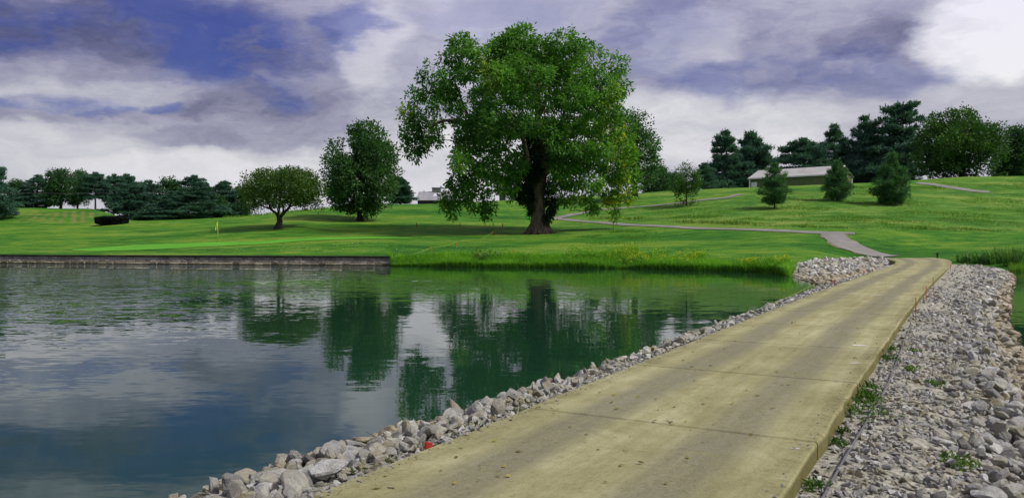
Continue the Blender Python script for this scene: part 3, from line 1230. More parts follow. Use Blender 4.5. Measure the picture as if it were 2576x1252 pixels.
hiL = [(2312, 459), (2345, 462), (2390, 469), (2440, 477), (2490, 482)]
hiR = [(2300, 462), (2338, 466.5), (2384, 474), (2436, 482), (2486, 486)]
strip('cart_path', hiR, hiL, M['asphalt'], .08, rag=.05, seed=9)

GREEN = [(180, 631), (260, 632.5), (390, 628), (520, 621.5), (670, 614.5), (787, 606), (900, 602), (1000, 600.5), (1044, 599), (990, 596.5), (934, 596.2), (824, 598), (670, 606), (560, 609.5), (442, 613.5), (312, 619), (216, 626)]
Gg = catmull(np.array([ground(x, y)[:2] for x, y in GREEN]), 6)
go = draped('putting_green', Gg, M['green'], .05, .7)
tag(go, kind='structure')

# ------------------------------------------------------------------ block retaining wall
wv = WALL_B - WALL_A
wlen = float(np.linalg.norm(wv[:2]))
wang = math.atan2(wv[1], wv[0])
wall = empty('retaining_wall', (WALL_A[0], WALL_A[1], 0), wang)
tag(wall, 'low grey block retaining wall with dark cap along the far shore', 'wall')
ZT = .80
mb = MB()
mb.box((-14, .16, -1.2), (wlen, .62, ZT - .18))
link('core', mb.mesh('core', M['core']), wall)


def bevel_block(w, dpt, h, jit, seed):
    bm = bmesh.new()
    bmesh.ops.create_cube(bm, size=1.0)
    k = np.random.default_rng(seed)
    for v in bm.verts:
        v.co.x *= w
        v.co.y *= dpt
        v.co.z *= h
    bmesh.ops.bevel(bm, geom=bm.edges[:], offset=.018, segments=1, affect='EDGES')
    for v in bm.verts:
        if v.co.y < 0:
            v.co.y += k.normal() * jit
    me = bpy.data.meshes.new('block')
    bm.to_mesh(me)
    bm.free()
    return me


def course(name, w, z0, h, dpt, y0, mat, off, nvar, jit, seed, x_end):
    var = [bevel_block(w - .018, dpt, h - .016, jit, seed + q) for q in range(nvar)]
    for v in var:
        v.materials.append(mat)
    k = np.random.default_rng(seed)
    x = -.4 - off
    while x < x_end - .02:
        o = bpy.data.objects.new(name, var[k.integers(nvar)])
        COL.objects.link(o)
        o.parent = wall
        o.location = (min(x + w / 2, x_end - w / 2), y0 + dpt / 2 + k.normal() * .012, z0 + h / 2)
        o.rotation_euler = (0, 0, k.normal() * .012)
        x += w
    # the wall runs on beyond the picture
    mb = MB()
    xx = -.4 - off - w
    while xx > -14:
        mb.box((xx + .009, y0, z0 + .008), (xx + w - .009, y0 + dpt, z0 + h - .008))
        xx -= w
    e = link(name, mb.mesh(name, mat), wall)
    e['kind'] = 'stuff'


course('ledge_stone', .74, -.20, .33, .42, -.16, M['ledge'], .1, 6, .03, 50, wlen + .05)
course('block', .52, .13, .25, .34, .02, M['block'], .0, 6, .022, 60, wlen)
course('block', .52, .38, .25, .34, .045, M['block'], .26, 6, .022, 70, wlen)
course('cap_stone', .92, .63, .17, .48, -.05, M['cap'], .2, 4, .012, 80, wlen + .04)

# ------------------------------------------------------------------ trees
def skeleton(mb, trunk, blobs, r_trunk, r_twig, seed, zmin=0.25):
    """limbs from the trunk to each leaf clump; thicker where more hangs on"""
    k = np.random.default_rng(seed)
    nodes = [np.asarray(p, float) for p in trunk]
    par = [-1] + list(range(len(trunk) - 1))
    top = nodes[-1]
    fixed = len(nodes)
    start = max(1, int(len(trunk) * zmin))
    order = np.argsort([np.linalg.norm(b - nodes[len(trunk) // 2]) for b in blobs])
    for q in order:
        b = blobs[q]
        N = np.array(nodes)
        dist = np.linalg.norm(N - b, axis=1) + .45 * np.maximum(0, N[:, 2] - b[2] + .5) * 1.5
        dist[:start] = 1e9
        j = int(np.argmin(dist))
        p0 = nodes[j]
        L = np.linalg.norm(b - p0)
        m = max(2, int(L / 1.3))
        prev = j
        bend = k.normal(size=3) * L * .07 + np.array([0, 0, L * .06])
        for i in range(1, m + 1):
            u = i / m
            p = p0 + (b - p0) * u + bend * math.sin(math.pi * u) + k.normal(size=3) * L * .018 * (u < 1)
            nodes.append(p)
            par.append(prev)
            prev = len(nodes) - 1
    cnt = np.zeros(len(nodes))
    hasc = np.zeros(len(nodes), bool)
    for i in range(len(nodes)):
        if par[i] >= 0:
            hasc[par[i]] = True
    for i in range(len(nodes) - 1, -1, -1):
        if not hasc[i]:
            cnt[i] += 1
        if par[i] >= 0:
            cnt[par[i]] += cnt[i]
    rad = np.minimum(r_twig * np.maximum(cnt, 1) ** .52, r_trunk)
    for i in range(fixed, len(nodes)):
        a, b = nodes[par[i]], nodes[i]
        ra = min(rad[par[i]], rad[i] * 1.25)
        mb.tube([a, (a + b) / 2, b], [ra, (ra + rad[i]) / 2, rad[i] * .95], 6, False)
    return nodes


def foliage(blobs, seed, dens, per, L, W, spread, droop, gap=.0, gapf=.5, shell=.45, up=.0, tint_sd=.16, yellow=None):
    """blobs: list of (center, radii, tint)"""
    k = np.random.default_rng(seed)
    Cs, As, Ts, Ls = [], [], [], []
    for (c, r, tn) in blobs:
        c, r = np.asarray(c), np.asarray(r)
        area = (r[0] * r[1] + r[0] * r[2] + r[1] * r[2])
        n = max(4, int(dens * area))
        d = unit(k.normal(size=(n, 3)))
        rad = shell + (1 - shell) * k.random(n) ** .6
        rad *= 1 + .22 * fbm(d * 2 + c, 1.1)
        p = c + d * r * rad[:, None]
        if gap > -1:
            keep = fbm(p, gapf) > gap - 1.0
            p, d = p[keep], d[keep]
            n = len(p)
            if n == 0:
                continue
        st = .45 + tn + k.normal(0, tint_sd * .6, n)
        q = np.repeat(p, per, 0)
        o = np.repeat(d, per, 0)
        m = len(q)
        off = k.normal(size=(m, 3)) * spread
        A = unit(o * .7 + k.normal(size=(m, 3)) * .6 + np.array([0, 0, -droop + up]) + off / spread * .35)
        Cs.append(q + off)
        As.append(A)
        Ts.append(np.repeat(st, per) + k.normal(0, tint_sd * .5, m))
        Ls.append(k.uniform(.7, 1.3, m))
    C, A, T, Lr = np.concatenate(Cs), np.concatenate(As), np.concatenate(Ts), np.concatenate(Ls)
    if yellow is not None:
        T = T + yellow(C)
    V, F = leaf_quads(C, A, L * Lr, W * Lr, k)
    return V, F, np.clip(np.repeat(T, 4), 0, 1)


def make_tree(name, label, cat, loc, trunk_mb, bark, fol, leafm, group=None, crown_name='crown'):
    root = empty(name, loc)
    tag(root, label, cat, group)
    link('trunk', trunk_mb.mesh('trunk', bark, True), root)
    V, F, T = fol
    link(crown_name, mesh(crown_name, V, F, leafm, False, {'tint': T}), root)
    return root


def flare(mb, P, r, n=12, lobes=5, seed=0, amt=.35, hgt=.8):
    """trunk tube with root flare"""
    P = np.asarray(P, float)
    r = np.asarray(r, float)
    k = np.random.default_rng(seed)
    th = np.arange(n) / n * 2 * np.pi
    ph = k.uniform(0, 6)
    rings = []
    for p, rr in zip(P, r):
        f = math.exp(-max(p[2], 0) / hgt)
        m = 1 + amt * f * (1 + np.cos(lobes * th + ph)) * .5 + .06 * np.cos(3 * th + ph + p[2] * .8) + .35 * amt * f
        rings.append(np.stack([p[0] + rr * m * np.cos(th), p[1] + rr * m * np.sin(th), np.full(n, p[2])], 1))
    V = np.concatenate(rings)
    i = np.arange(len(P) - 1)[:, None] * n + np.arange(n)[None]
    j = np.arange(len(P) - 1)[:, None] * n + (np.arange(n)[None] + 1) % n
    mb.add(V, np.stack([i, j, j + n, i + n], -1).reshape(-1, 4))


# --- the big spreading tree by the pond
def big_tree():
    base = ground(1360, 586)
    D0 = base[1]
    sc = .439 / FPX * D0                                     # metres per measured unit
    zx = lambda x: (965.6 + .439 * x - 1360) / FPX * D0
    zy = lambda y: HC - (53.6 + .439 * y - HY) / FPX * D0 - base[2]
    k = np.random.default_rng(77)
    spec = [(790, 95, 90, 70), (900, 160, 85, 75), (1030, 125, 90, 70), (1190, 195, 90, 75), (1310, 265, 85, 75), (1345, 375, 62, 60), (1110, 150, 60, 50), (720, 110, 60, 50),
            (660, 150, 75, 62), (570, 220, 70, 75), (500, 170, 45, 50), (440, 125, 68, 58), (385, 215, 75, 62), (275, 262, 72, 46), (235, 320, 48, 36), (330, 330, 70, 50), (470, 290, 70, 60),
            (175, 430, 60, 48), (260, 420, 70, 45), (360, 410, 70, 48), (140, 530, 45, 55), (200, 560, 60, 50), (160, 640, 60, 62), (250, 640, 70, 60), (170, 740, 46, 58), (290, 680, 52, 46), (100, 680, 30, 40), (230, 720, 40, 40),
            (1010, 740, 70, 50), (1050, 830, 75, 60), (970, 800, 45, 50), (1000, 690, 70, 60), (300, 500, 55, 40), (420, 490, 60, 45), (400, 560, 50, 32), (490, 590, 55, 40), (310, 590, 50, 40), (1420, 780, 40, 60), (1440, 900, 30, 50), (700, 930, 60, 60), (1000, 860, 60, 45), (760, 820, 60, 70),
            (640, 330, 105, 85), (800, 270, 110, 100), (960, 280, 110, 100), (1110, 290, 110, 100), (1230, 360, 95, 85), (700, 220, 90, 80), (880, 330, 90, 80), (1290, 420, 80, 70),
            (550, 440, 80, 70), (630, 520, 85, 65), (770, 430, 100, 80), (930, 450, 105, 80), (1080, 440, 105, 80), (1200, 490, 95, 70), (1300, 520, 75, 65), (560, 540, 60, 50),
            (470, 650, 70, 45), (540, 700, 85, 60), (460, 760, 70, 55), (600, 640, 85, 65), (680, 730, 95, 70), (720, 600, 90, 70), (420, 700, 35, 30),
            (850, 590, 95, 75), (960, 630, 90, 75), (1070, 600, 90, 70), (1180, 600, 95, 70), (1290, 620, 85, 75), (1380, 600, 60, 70), (1400, 690, 50, 60),
            (420, 810, 60, 42), (500, 860, 85, 60), (600, 840, 95, 70), (690, 860, 80, 75), (430, 920, 80, 46), (375, 1010, 62, 44), (345, 1050, 30, 34), (395, 1085, 40, 46), (420, 1130, 22, 24), (520, 960, 85, 50), (580, 1050, 62, 44), (590, 1100, 30, 34), (490, 1060, 40, 36), (640, 940, 60, 50), (460, 990, 50, 40), (730, 1000, 18, 40), (740, 940, 25, 40),
            (1120, 740, 90, 60), (1230, 730, 90, 70), (1340, 760, 75, 80), (1100, 830, 80, 50), (1200, 840, 85, 60), (1300, 860, 80, 65), (1390, 850, 52, 70),
            (1010, 930, 62, 42), (1090, 930, 75, 50), (1180, 930, 75, 50), (1270, 950, 80, 55), (1030, 1010, 50, 44), (1110, 1030, 60, 48), (1065, 1085, 30, 38), (1180, 1040, 50, 44), (1215, 1080, 26, 30), (1300, 1010, 50, 36), (1380, 950, 45, 55), (1400, 1010, 30, 38), (1325, 1075, 22, 28), (1335, 1120, 9, 24), (1150, 1090, 22, 30)]
    cx0, cy0 = 830, 500
    blobs, pts = [], []
    RX, RY = 640.0, 560.0
    for (x, y, rx, ry) in spec:
        e = min(1, math.hypot((x - cx0) / RX, (y - cy0) / RY))
        half = math.sqrt(max(0.0, 1 - e * e)) * 10.0 + 1.0
        n = 1 if e > .8 else (2 if e > .45 else 3)
        for q in range(n):
            off = (q - (n - 1) / 2) * (half * 2 / max(n, 1)) * .8 + k.normal() * .9 if n > 1 else k.normal() * half * .45
            s_ = (D0 + off) / D0
            r = np.array([rx * sc, (rx + ry) / 2 * sc * 1.1, ry * sc]) * (1.0 if n == 1 else .95) * .92
            c = np.array([zx(x) * s_ , off, zy(y) + 0.0])
            c[2] = (zy(y) + base[2] - HC) * s_ + HC - base[2]
            # sparse outer lobes on the left are darker; the right skirt is yellower
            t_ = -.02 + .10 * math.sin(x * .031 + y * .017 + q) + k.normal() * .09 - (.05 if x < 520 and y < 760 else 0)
            blobs.append((c, r, t_))
            pts.append(c)
    mb = MB()
    T = [(890, 1212), (886, 1150), (884, 1080), (884, 1000), (890, 930), (898, 860), (900, 800), (893, 730), (885, 660), (880, 580), (880, 500), (880, 410), (885, 320)]
    TP = np.array([[zx(x), 0, zy(y)] for x, y in T])
    TP[0, 2] = -.25
    TR = np.array([50, 42, 38, 37, 37, 36, 33, 28, 24, 20, 15, 10, 6]) * sc
    flare(mb, TP, TR, 20, 7, 3, .75, .55)
    # two heavy forks and the long left limb
    forks = [[(892, 900), (930, 840), (985, 790), (1040, 765), (1110, 720)], [(884, 980), (850, 900), (820, 800), (800, 700), (770, 600)],
             [(890, 690), (760, 640), (640, 600), (520, 580), (430, 565), (330, 560), (250, 600)], [(520, 580), (470, 520), (440, 440), (400, 330)],
             [(896, 780), (960, 680), (1020, 560), (1060, 440)], [(880, 560), (940, 420), (960, 300)]]
    ext = []
    for fi, f in enumerate(forks):
        Fp = np.array([[zx(x), (-.8 if fi % 2 else .9) * min(i, 3) * .6, zy(y)] for i, (x, y) in enumerate(f)])
        Fp = catmull(Fp, 4, False)
        r0 = [27, 25, 17, 9, 17, 12][fi] * sc
        mb.tube(Fp, np.linspace(r0, r0 * .38, len(Fp)), 8, False)
        ext += list(Fp[3:])
    skeleton(mb, list(TP[5:]) + [], pts, .45, .030, 5, .15)
    # surface roots
    for a in np.arange(0, 6.28, .9):
        a += k.uniform(-.2, .2)
        rr = k.uniform(2.2, 3.4)
        u = np.linspace(0, 1, 6)
        rp_ = np.stack([np.cos(a + .25 * u) * (.9 + rr * u * .55), np.sin(a + .25 * u) * (.9 + rr * u * .55), .32 * (1 - u) ** 1.6 - .10 * u], 1)
        mb.tube(rp_ + np.array([TP[0, 0], 0, 0]), .24 * (1 - u) + .05, 7, False)

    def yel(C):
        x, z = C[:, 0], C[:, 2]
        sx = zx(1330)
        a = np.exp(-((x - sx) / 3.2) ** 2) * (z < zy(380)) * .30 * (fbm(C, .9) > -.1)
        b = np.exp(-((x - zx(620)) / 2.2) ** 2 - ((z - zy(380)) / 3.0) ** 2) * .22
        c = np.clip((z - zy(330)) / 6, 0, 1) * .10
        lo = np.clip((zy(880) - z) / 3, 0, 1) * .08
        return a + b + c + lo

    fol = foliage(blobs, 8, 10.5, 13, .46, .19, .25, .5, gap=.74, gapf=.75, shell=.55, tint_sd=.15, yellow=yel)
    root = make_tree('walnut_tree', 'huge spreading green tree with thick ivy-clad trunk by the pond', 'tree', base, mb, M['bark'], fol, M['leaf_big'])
    # ivy on the lower trunk
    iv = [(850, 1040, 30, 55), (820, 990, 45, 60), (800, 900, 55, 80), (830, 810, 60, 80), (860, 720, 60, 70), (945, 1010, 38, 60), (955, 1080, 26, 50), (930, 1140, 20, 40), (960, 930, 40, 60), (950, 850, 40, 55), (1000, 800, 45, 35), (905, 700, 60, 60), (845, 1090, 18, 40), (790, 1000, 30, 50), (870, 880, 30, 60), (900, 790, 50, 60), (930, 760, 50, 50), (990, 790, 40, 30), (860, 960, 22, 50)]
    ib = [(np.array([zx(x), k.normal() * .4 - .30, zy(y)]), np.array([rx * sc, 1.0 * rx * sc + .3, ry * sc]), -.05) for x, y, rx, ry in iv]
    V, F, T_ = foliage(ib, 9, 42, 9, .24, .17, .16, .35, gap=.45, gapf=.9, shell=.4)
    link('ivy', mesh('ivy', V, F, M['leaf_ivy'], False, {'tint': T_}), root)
    return root


big_tree()


def px_tree(name, label, base, spec, trunk_px, tr_r, bark, leafm, seed, dens, per, L, W, spread, droop, gap, gapf=.6, twig=.03, shell=.4, depth=.9, up=0., limbs=(), group=None, ymax=None, tint_sd=.16):
    """tree from clumps measured on the photo (frame px), built at the base's real distance"""
    D0 = base[1]
    sc = D0 / FPX
    bx = base[0] / D0 * FPX + CX
    k = np.random.default_rng(seed)
    X = lambda x: (x - bx) * sc
    Z = lambda y: HC - (y - HY) * sc - base[2]
    xs = [s[0] for s in spec]
    ys = [s[1] for s in spec]
    cx0, cy0 = (min(xs) + max(xs)) / 2, (min(ys) + max(ys)) / 2
    RX, RY = (max(xs) - min(xs)) / 2 + 12, (max(ys) - min(ys)) / 2 + 12
    blobs, pts = [], []
    for (x, y, rx, ry) in spec:
        e = min(1, math.hypot((x - cx0) / RX, (y - cy0) / RY))
        half = math.sqrt(max(0, 1 - e * e)) * RX * sc * depth
        n = 1 if e > .75 else 3
        for q in range(n):
            off = ((q - 1) * half * .75 + k.normal() * .4) if n == 3 else k.normal() * half * .5
            s_ = (D0 + off) / D0
            c = np.array([X(x) * s_, off, (Z(y) + base[2] - HC) * s_ + HC - base[2]])
            blobs.append((c, np.array([rx * sc * .95, (rx + ry) / 2 * sc * .95, ry * sc]), .08 * math.sin(x * .13 + y * .09 + q * 2)))
            pts.append(c)
    mb = MB()
    TP = np.array([[X(x), 0, Z(y)] for x, y in trunk_px])
    TP[0, 2] = -.15
    flare(mb, TP, np.asarray(tr_r), 10, 5, seed, .4, .4)
    for f, r0 in limbs:
        Fp = catmull(np.array([[X(x), k.normal() * .15 * i, Z(y)] for i, (x, y) in enumerate(f)]), 4, False)
        mb.tube(Fp, np.linspace(r0, r0 * .4, len(Fp)), 6, False)
    skeleton(mb, list(TP), pts, tr_r[1] * .7, twig, seed, .5)
    fol = foliage(blobs, seed, dens, per, L, W, spread, droop, gap, gapf, shell, up, tint_sd)
    return make_tree(name, label, 'tree', base, mb, bark, fol, leafm, group)


# maple: two-headed dark crown
px_tree('maple_tree', 'tall dark green maple with split two-lobed crown on the slope', ground(905, 556),
        [(915, 325, 40, 24), (945, 335, 30, 24), (902, 345, 20, 26), (935, 370, 45, 35), (960, 395, 35, 40), (916, 390, 36, 40), (844, 368, 21, 23), (838, 400, 30, 34), (865, 420, 40, 40), (828, 440, 22, 34),
         (915, 440, 48, 40), (960, 450, 38, 40), (855, 470, 40, 36), (905, 490, 50, 38), (955, 500, 38, 34), (985, 470, 16, 30), (980, 385, 14, 22), (835, 485, 22, 26), (870, 510, 35, 22), (925, 525, 38, 16), (970, 520, 24, 16), (890, 528, 22, 12), (850, 515, 22, 14)],
        [(905, 557), (904, 540), (904, 520), (905, 495), (908, 460), (912, 420), (915, 380), (917, 345)], [.42, .33, .30, .28, .24, .19, .13, .06],
        M['bark_dark'], M['leaf_maple'], 101, 9.0, 10, .36, .22, .22, .05, .60, .75, .030, .45, .8, .1)
# crab apple: low umbrella crown, leaning twisted trunk
px_tree('crab_apple_tree', 'low umbrella-shaped tree with twisted dark trunk near the putting green', ground(700, 575),
        [(700, 440, 40, 14), (660, 447, 36, 14), (740, 436, 34, 12), (765, 450, 32, 16), (630, 462, 24, 14), (640, 478, 30, 18), (690, 462, 40, 20), (730, 460, 40, 20), (785, 475, 24, 20), (760, 482, 36, 22), (625, 490, 22, 18), (660, 495, 36, 20), (700, 490, 40, 20), (740, 498, 38, 18), (790, 500, 24, 18), (625, 512, 20, 12), (655, 517, 26, 11), (765, 512, 28, 13), (800, 515, 16, 12), (700, 512, 24, 8), (675, 434, 20, 8), (725, 428, 16, 7)],
        [(700, 576), (701, 566), (704, 556), (702, 546), (700, 541)], [.52, .40, .36, .33, .28],
        M['bark_dark'], M['leaf_crab'], 102, 12, 10, .27, .15, .22, .1, .46, .9, .026, .35, .95,
        limbs=[([(702, 548), (694, 536), (684, 527), (676, 510), (662, 490)], .22), ([(703, 548), (716, 534), (728, 522), (735, 505), (745, 480)], .24), ([(712, 538), (712, 520), (704, 495), (705, 465)], .14), ([(730, 520), (755, 508), (780, 492)], .12), ([(684, 527), (655, 516), (635, 500)], .12)])
# round tree behind the big one
b_ = np.array([(1600 - CX) / FPX * 140, 140, 0])
b_[2] = H(b_[0], b_[1])[0]
px_tree('round_tree', 'rounded broadleaf tree directly behind the right side of the huge tree', b_,
        [(1600, 292, 30, 18), (1622, 320, 26, 30), (1585, 320, 40, 36), (1635, 365, 20, 36), (1600, 370, 46, 40), (1640, 400, 16, 26), (1610, 420, 40, 34), (1560, 370, 34, 40), (1635, 440, 20, 20), (1580, 430, 36, 36), (1560, 450, 30, 20), (1615, 460, 24, 16), (1550, 420, 25, 30)],
        [(1597, 494), (1597, 470), (1598, 440), (1600, 400), (1600, 360), (1600, 320)], [.5, .42, .38, .3, .2, .1],
        M['bark_dark'], M['leaf_maple'], 103, 5.5, 9, .40, .24, .3, .1, .60, .55, .035)
# young feathery tree by the upper path
px_tree('young_tree', 'slender young light green tree beside the upper cart path', ground(1726, 518),
        [(1726, 420, 14, 12), (1712, 430, 14, 10), (1742, 432, 14, 12), (1720, 445, 20, 12), (1742, 450, 16, 12), (1708, 458, 16, 10), (1730, 465, 22, 12), (1750, 468, 12, 10), (1712, 475, 16, 9), (1735, 482, 16, 9), (1752, 452, 10, 10), (1703, 484, 10, 7), (1706, 508, 12, 7), (1744, 510, 12, 7), (1728, 512, 12, 6)],
        [(1726, 521), (1726, 505), (1726, 485), (1726, 460), (1726, 425)], [.12, .10, .085, .06, .03],
        M['bark_dark'], M['leaf_young'], 104, 13, 8, .28, .14, .20, .0, .60, .8, .018, .3, .9, .15)
# broad tree on the hill, right
b_ = np.array([(2420 - CX) / FPX * 172, 172, 0])
b_[2] = H(b_[0], b_[1])[0]
px_tree('hill_tree', 'broad dense green tree beside the dark pines on the right hilltop', b_,
        [(2420, 292, 50, 18), (2380, 305, 36, 22), (2455, 300, 32, 20), (2345, 325, 26, 24), (2490, 325, 30, 24), (2410, 335, 50, 34), (2460, 345, 46, 34), (2365, 360, 44, 36), (2335, 370, 24, 34), (2505, 360, 26, 34), (2430, 385, 56, 38), (2370, 400, 48, 32), (2490, 395, 36, 36), (2330, 410, 22, 26), (2340, 432, 26, 14), (2390, 430, 44, 18), (2450, 430, 46, 18), (2505, 428, 30, 20)],
        [(2420, 449), (2420, 430), (2420, 400), (2420, 360), (2420, 320)], [.7, .6, .5, .34, .15],
        M['bark_dark'], M['leaf_oak'], 105, 4.2, 10, .50, .32, .36, .1, .45, .42, .04, .45, .8, .05)


def broadleaf_variant(seed, leafm, Hh=12.0, Rr=4.6, low=.16, dens=6.5, L=.46):
    """round-crowned background tree: trunk mesh and crown mesh"""
    k = np.random.default_rng(seed)
    blobs, pts = [], []
    n = 26
    for i in range(n):
        u = (i + .5) / n
        z = low + (1 - low) * (.08 + .86 * u)
        prof = math.sin(min(1.0, (z - low) / (1 - low) * .92 + .10) * math.pi) ** .6
        a = i * 2.4 + k.normal() * .3
        rr = Rr * prof * k.uniform(.3, .72)
        c = np.array([math.cos(a) * rr, math.sin(a) * rr, z * Hh * .95])
        r = Rr * k.uniform(.28, .44)
        blobs.append((c, np.array([r, r, r * .8]), k.normal() * .06))
        pts.append(c)
    mb = MB()
    TP = np.array([[k.normal() * .1 * i, k.normal() * .1 * i, h * Hh] for i, h in enumerate((-.02, .06, .14, .25, .4, .55, .7))])
    TP[0, :2] = 0
    flare(mb, TP, np.array([.34, .27, .24, .22, .18, .13, .07]) * Hh / 12, 8, 5, seed, .4, .4)
    skeleton(mb, list(TP), pts, .2, .03, seed, .4)
    V, F, T = foliage(blobs, seed, dens, 9, L, L * .6, L * .7, .1, .45, .5, .45)
    return mb.mesh('trunk', M['bark_dark'], True), mesh('crown', V, F, leafm, False, {'tint': T})


def pine_parts(seed, Hh, Rr, low, tiers, needle, nL, nW, bark, dens=1.0, irregular=.35, rounded=.0, tops=1, lift=.12, bushy=False, flat=.0):
    """white pine: whorls of near-level boughs carrying flat pads of needle tufts"""
    k = np.random.default_rng(seed)
    mb = MB()
    Cs, As, Ts = [], [], []
    for tp in range(tops):
        ox, oy = (0, 0) if tp == 0 else (Rr * .45 * (1 if tp == 1 else -1), k.normal() * .5)
        Ht = Hh * (1.0 if tp == 0 else k.uniform(.88, .98))
        lean = k.normal(size=2) * .015
        TP = np.array([[ox * min(1, h * 2.5) + lean[0] * h * Ht, oy * min(1, h * 2.5) + lean[1] * h * Ht, h * Ht] for h in (-.015, .03, .1, .25, .45, .65, .85, .97)])
        mb.tube(TP, np.array([.030, .024, .021, .018, .014, .010, .005, .002]) * Ht * (1.0 if not bushy else .7), 7, False)
        for ti in range(tiers):
            u = (ti + k.uniform(0, .6)) / tiers
            z = (low + (1 - low) * u) * Ht
            if rounded:
                prof = math.sin(min(1, .22 + .80 * u) * math.pi) ** .65
            else:
                prof = min(1.0, (1 - u) ** .75 * 1.02 + .05) * min(1.0, .62 + u * 2.2)
            if flat and u > .5:
                prof = max(prof, flat * (1 - (u - .5) * .9))
            nb = int(k.integers(5, 8))
            a0 = k.uniform(0, 6.28)
            for bi in range(nb):
                a = a0 + bi / nb * 6.28 + k.normal() * .25
                Lb = Rr * prof * max(.25, 1 + irregular * k.normal())
                up = lift * (.3 + 1.6 * u) + k.normal() * .08
                tz = np.interp(z, TP[:, 2], np.arange(len(TP)))
                i0 = int(min(tz, len(TP) - 2))
                st = TP[i0] + (TP[i0 + 1] - TP[i0]) * (tz - i0)
                dv = np.array([math.cos(a), math.sin(a), up])
                end = st + dv * Lb
                end[2] -= .04 * Lb * Lb / max(Rr, 1) * (1 - u)
                mid = (st + end) / 2 + np.array([0, 0, .03 * Lb])
                mb.tube([st, mid, end], np.array([.012, .008, .003]) * Lb * 1.2 + .012, 4, False)
                n = max(5, int(dens * Lb * (15 if bushy else 12)))
                q = (.25 if not bushy else .12) + (.78 if not bushy else .9) * k.random(n) ** .75
                B = st + (mid - st) * 0 + (end - st) * q[:, None]
                B[:, 2] += .03 * Lb * np.sin(q * np.pi)
                side = np.array([-math.sin(a), math.cos(a), 0])
                wd = (.10 + .26 * np.sin(np.clip(q, 0, 1) * np.pi * .85)) * Lb
                B = B + side * (k.normal(size=n) * wd * .6)[:, None]
                B[:, 2] += k.normal(size=n) * (.035 * Rr if not bushy else .09 * Rr) + .02 * Lb
                per = 5
                C = np.repeat(B, per, 0)
                A = unit(np.repeat(dv[None], n * per, 0) * .55 + k.normal(size=(n * per, 3)) * .62 + np.array([0, 0, .38]))
                Cs.append(C + k.normal(size=C.shape) * nL * .12)
                As.append(A)
                Ts.append(np.repeat(.42 + k.normal(0, .14, n) + .12 * (q - .5), per) + k.normal(0, .07, n * per))
        # leader
        n = int(26 * dens)
        C = TP[-1] + np.stack([k.normal(size=n) * .02 * Rr, k.normal(size=n) * .02 * Rr, -k.random(n) * .12 * Ht], 1)
        Cs.append(np.repeat(C, 3, 0))
        As.append(unit(k.normal(size=(n * 3, 3)) * .5 + np.array([0, 0, .9])))
        Ts.append(np.full(n * 3, .5))
    C, A, T = np.concatenate(Cs), np.concatenate(As), np.concatenate(Ts)
    V, F = leaf_quads(C, A, nL * k.uniform(.7, 1.3, len(C)), nW * k.uniform(.7, 1.3, len(C)), k)
    tm = mb.mesh('trunk', bark, True)
    return tm, mesh('crown', V, F, needle, False, {'tint': np.clip(np.repeat(T, 4), 0, 1)})


VAR = {}
for i in range(4):
    VAR['bl%d' % i] = broadleaf_variant(200 + i, M['leaf_far'], 12, 4.6, [.02, .12, .02, .05][i])
VAR['pn0'] = pine_parts(301, 13, 4.6, .06, 15, M['needle'], .62, .15, M['bark_pine'], 1.6, .28)
VAR['pn1'] = pine_parts(302, 13, 4.2, .10, 14, M['needle'], .62, .15, M['bark_pine'], 1.5, .34, tops=2)
VAR['pn2'] = pine_parts(303, 13, 4.0, .30, 11, M['needle'], .62, .15, M['bark_pine'], 1.7, .26, rounded=1)
VAR['pn3'] = pine_parts(304, 13, 4.8, .05, 13, M['needle'], .62, .15, M['bark_pine'], 1.6, .30, flat=.6)
VAR['pn4'] = pine_parts(305, 13, 4.4, .04, 17, M['needle'], .58, .12, M['bark_pine'], 1.7, .22)
VSIZE = {'bl': (11.6, 4.1), 'pn': (13.0, 3.7)}
VLOW = {}


def far_tree(var, px, top, d, rpx, name, label, group, rz, z_off=0.0):
    x = (px - CX) / FPX * d
    z = float(H(x, d)[0]) + z_off
    h = HC - (top - HY) / FPX * d - z
    r = rpx / FPX * d
    hh, rr = VSIZE[var[:2]]
    root = empty(name, (x, d, z), rz, (r / rr, r / rr, h / hh))
    tag(root, label, 'tree', group)
    tm, cm = VAR[var]
    link('trunk', tm, root)
    link('crown', cm, root)
    return root


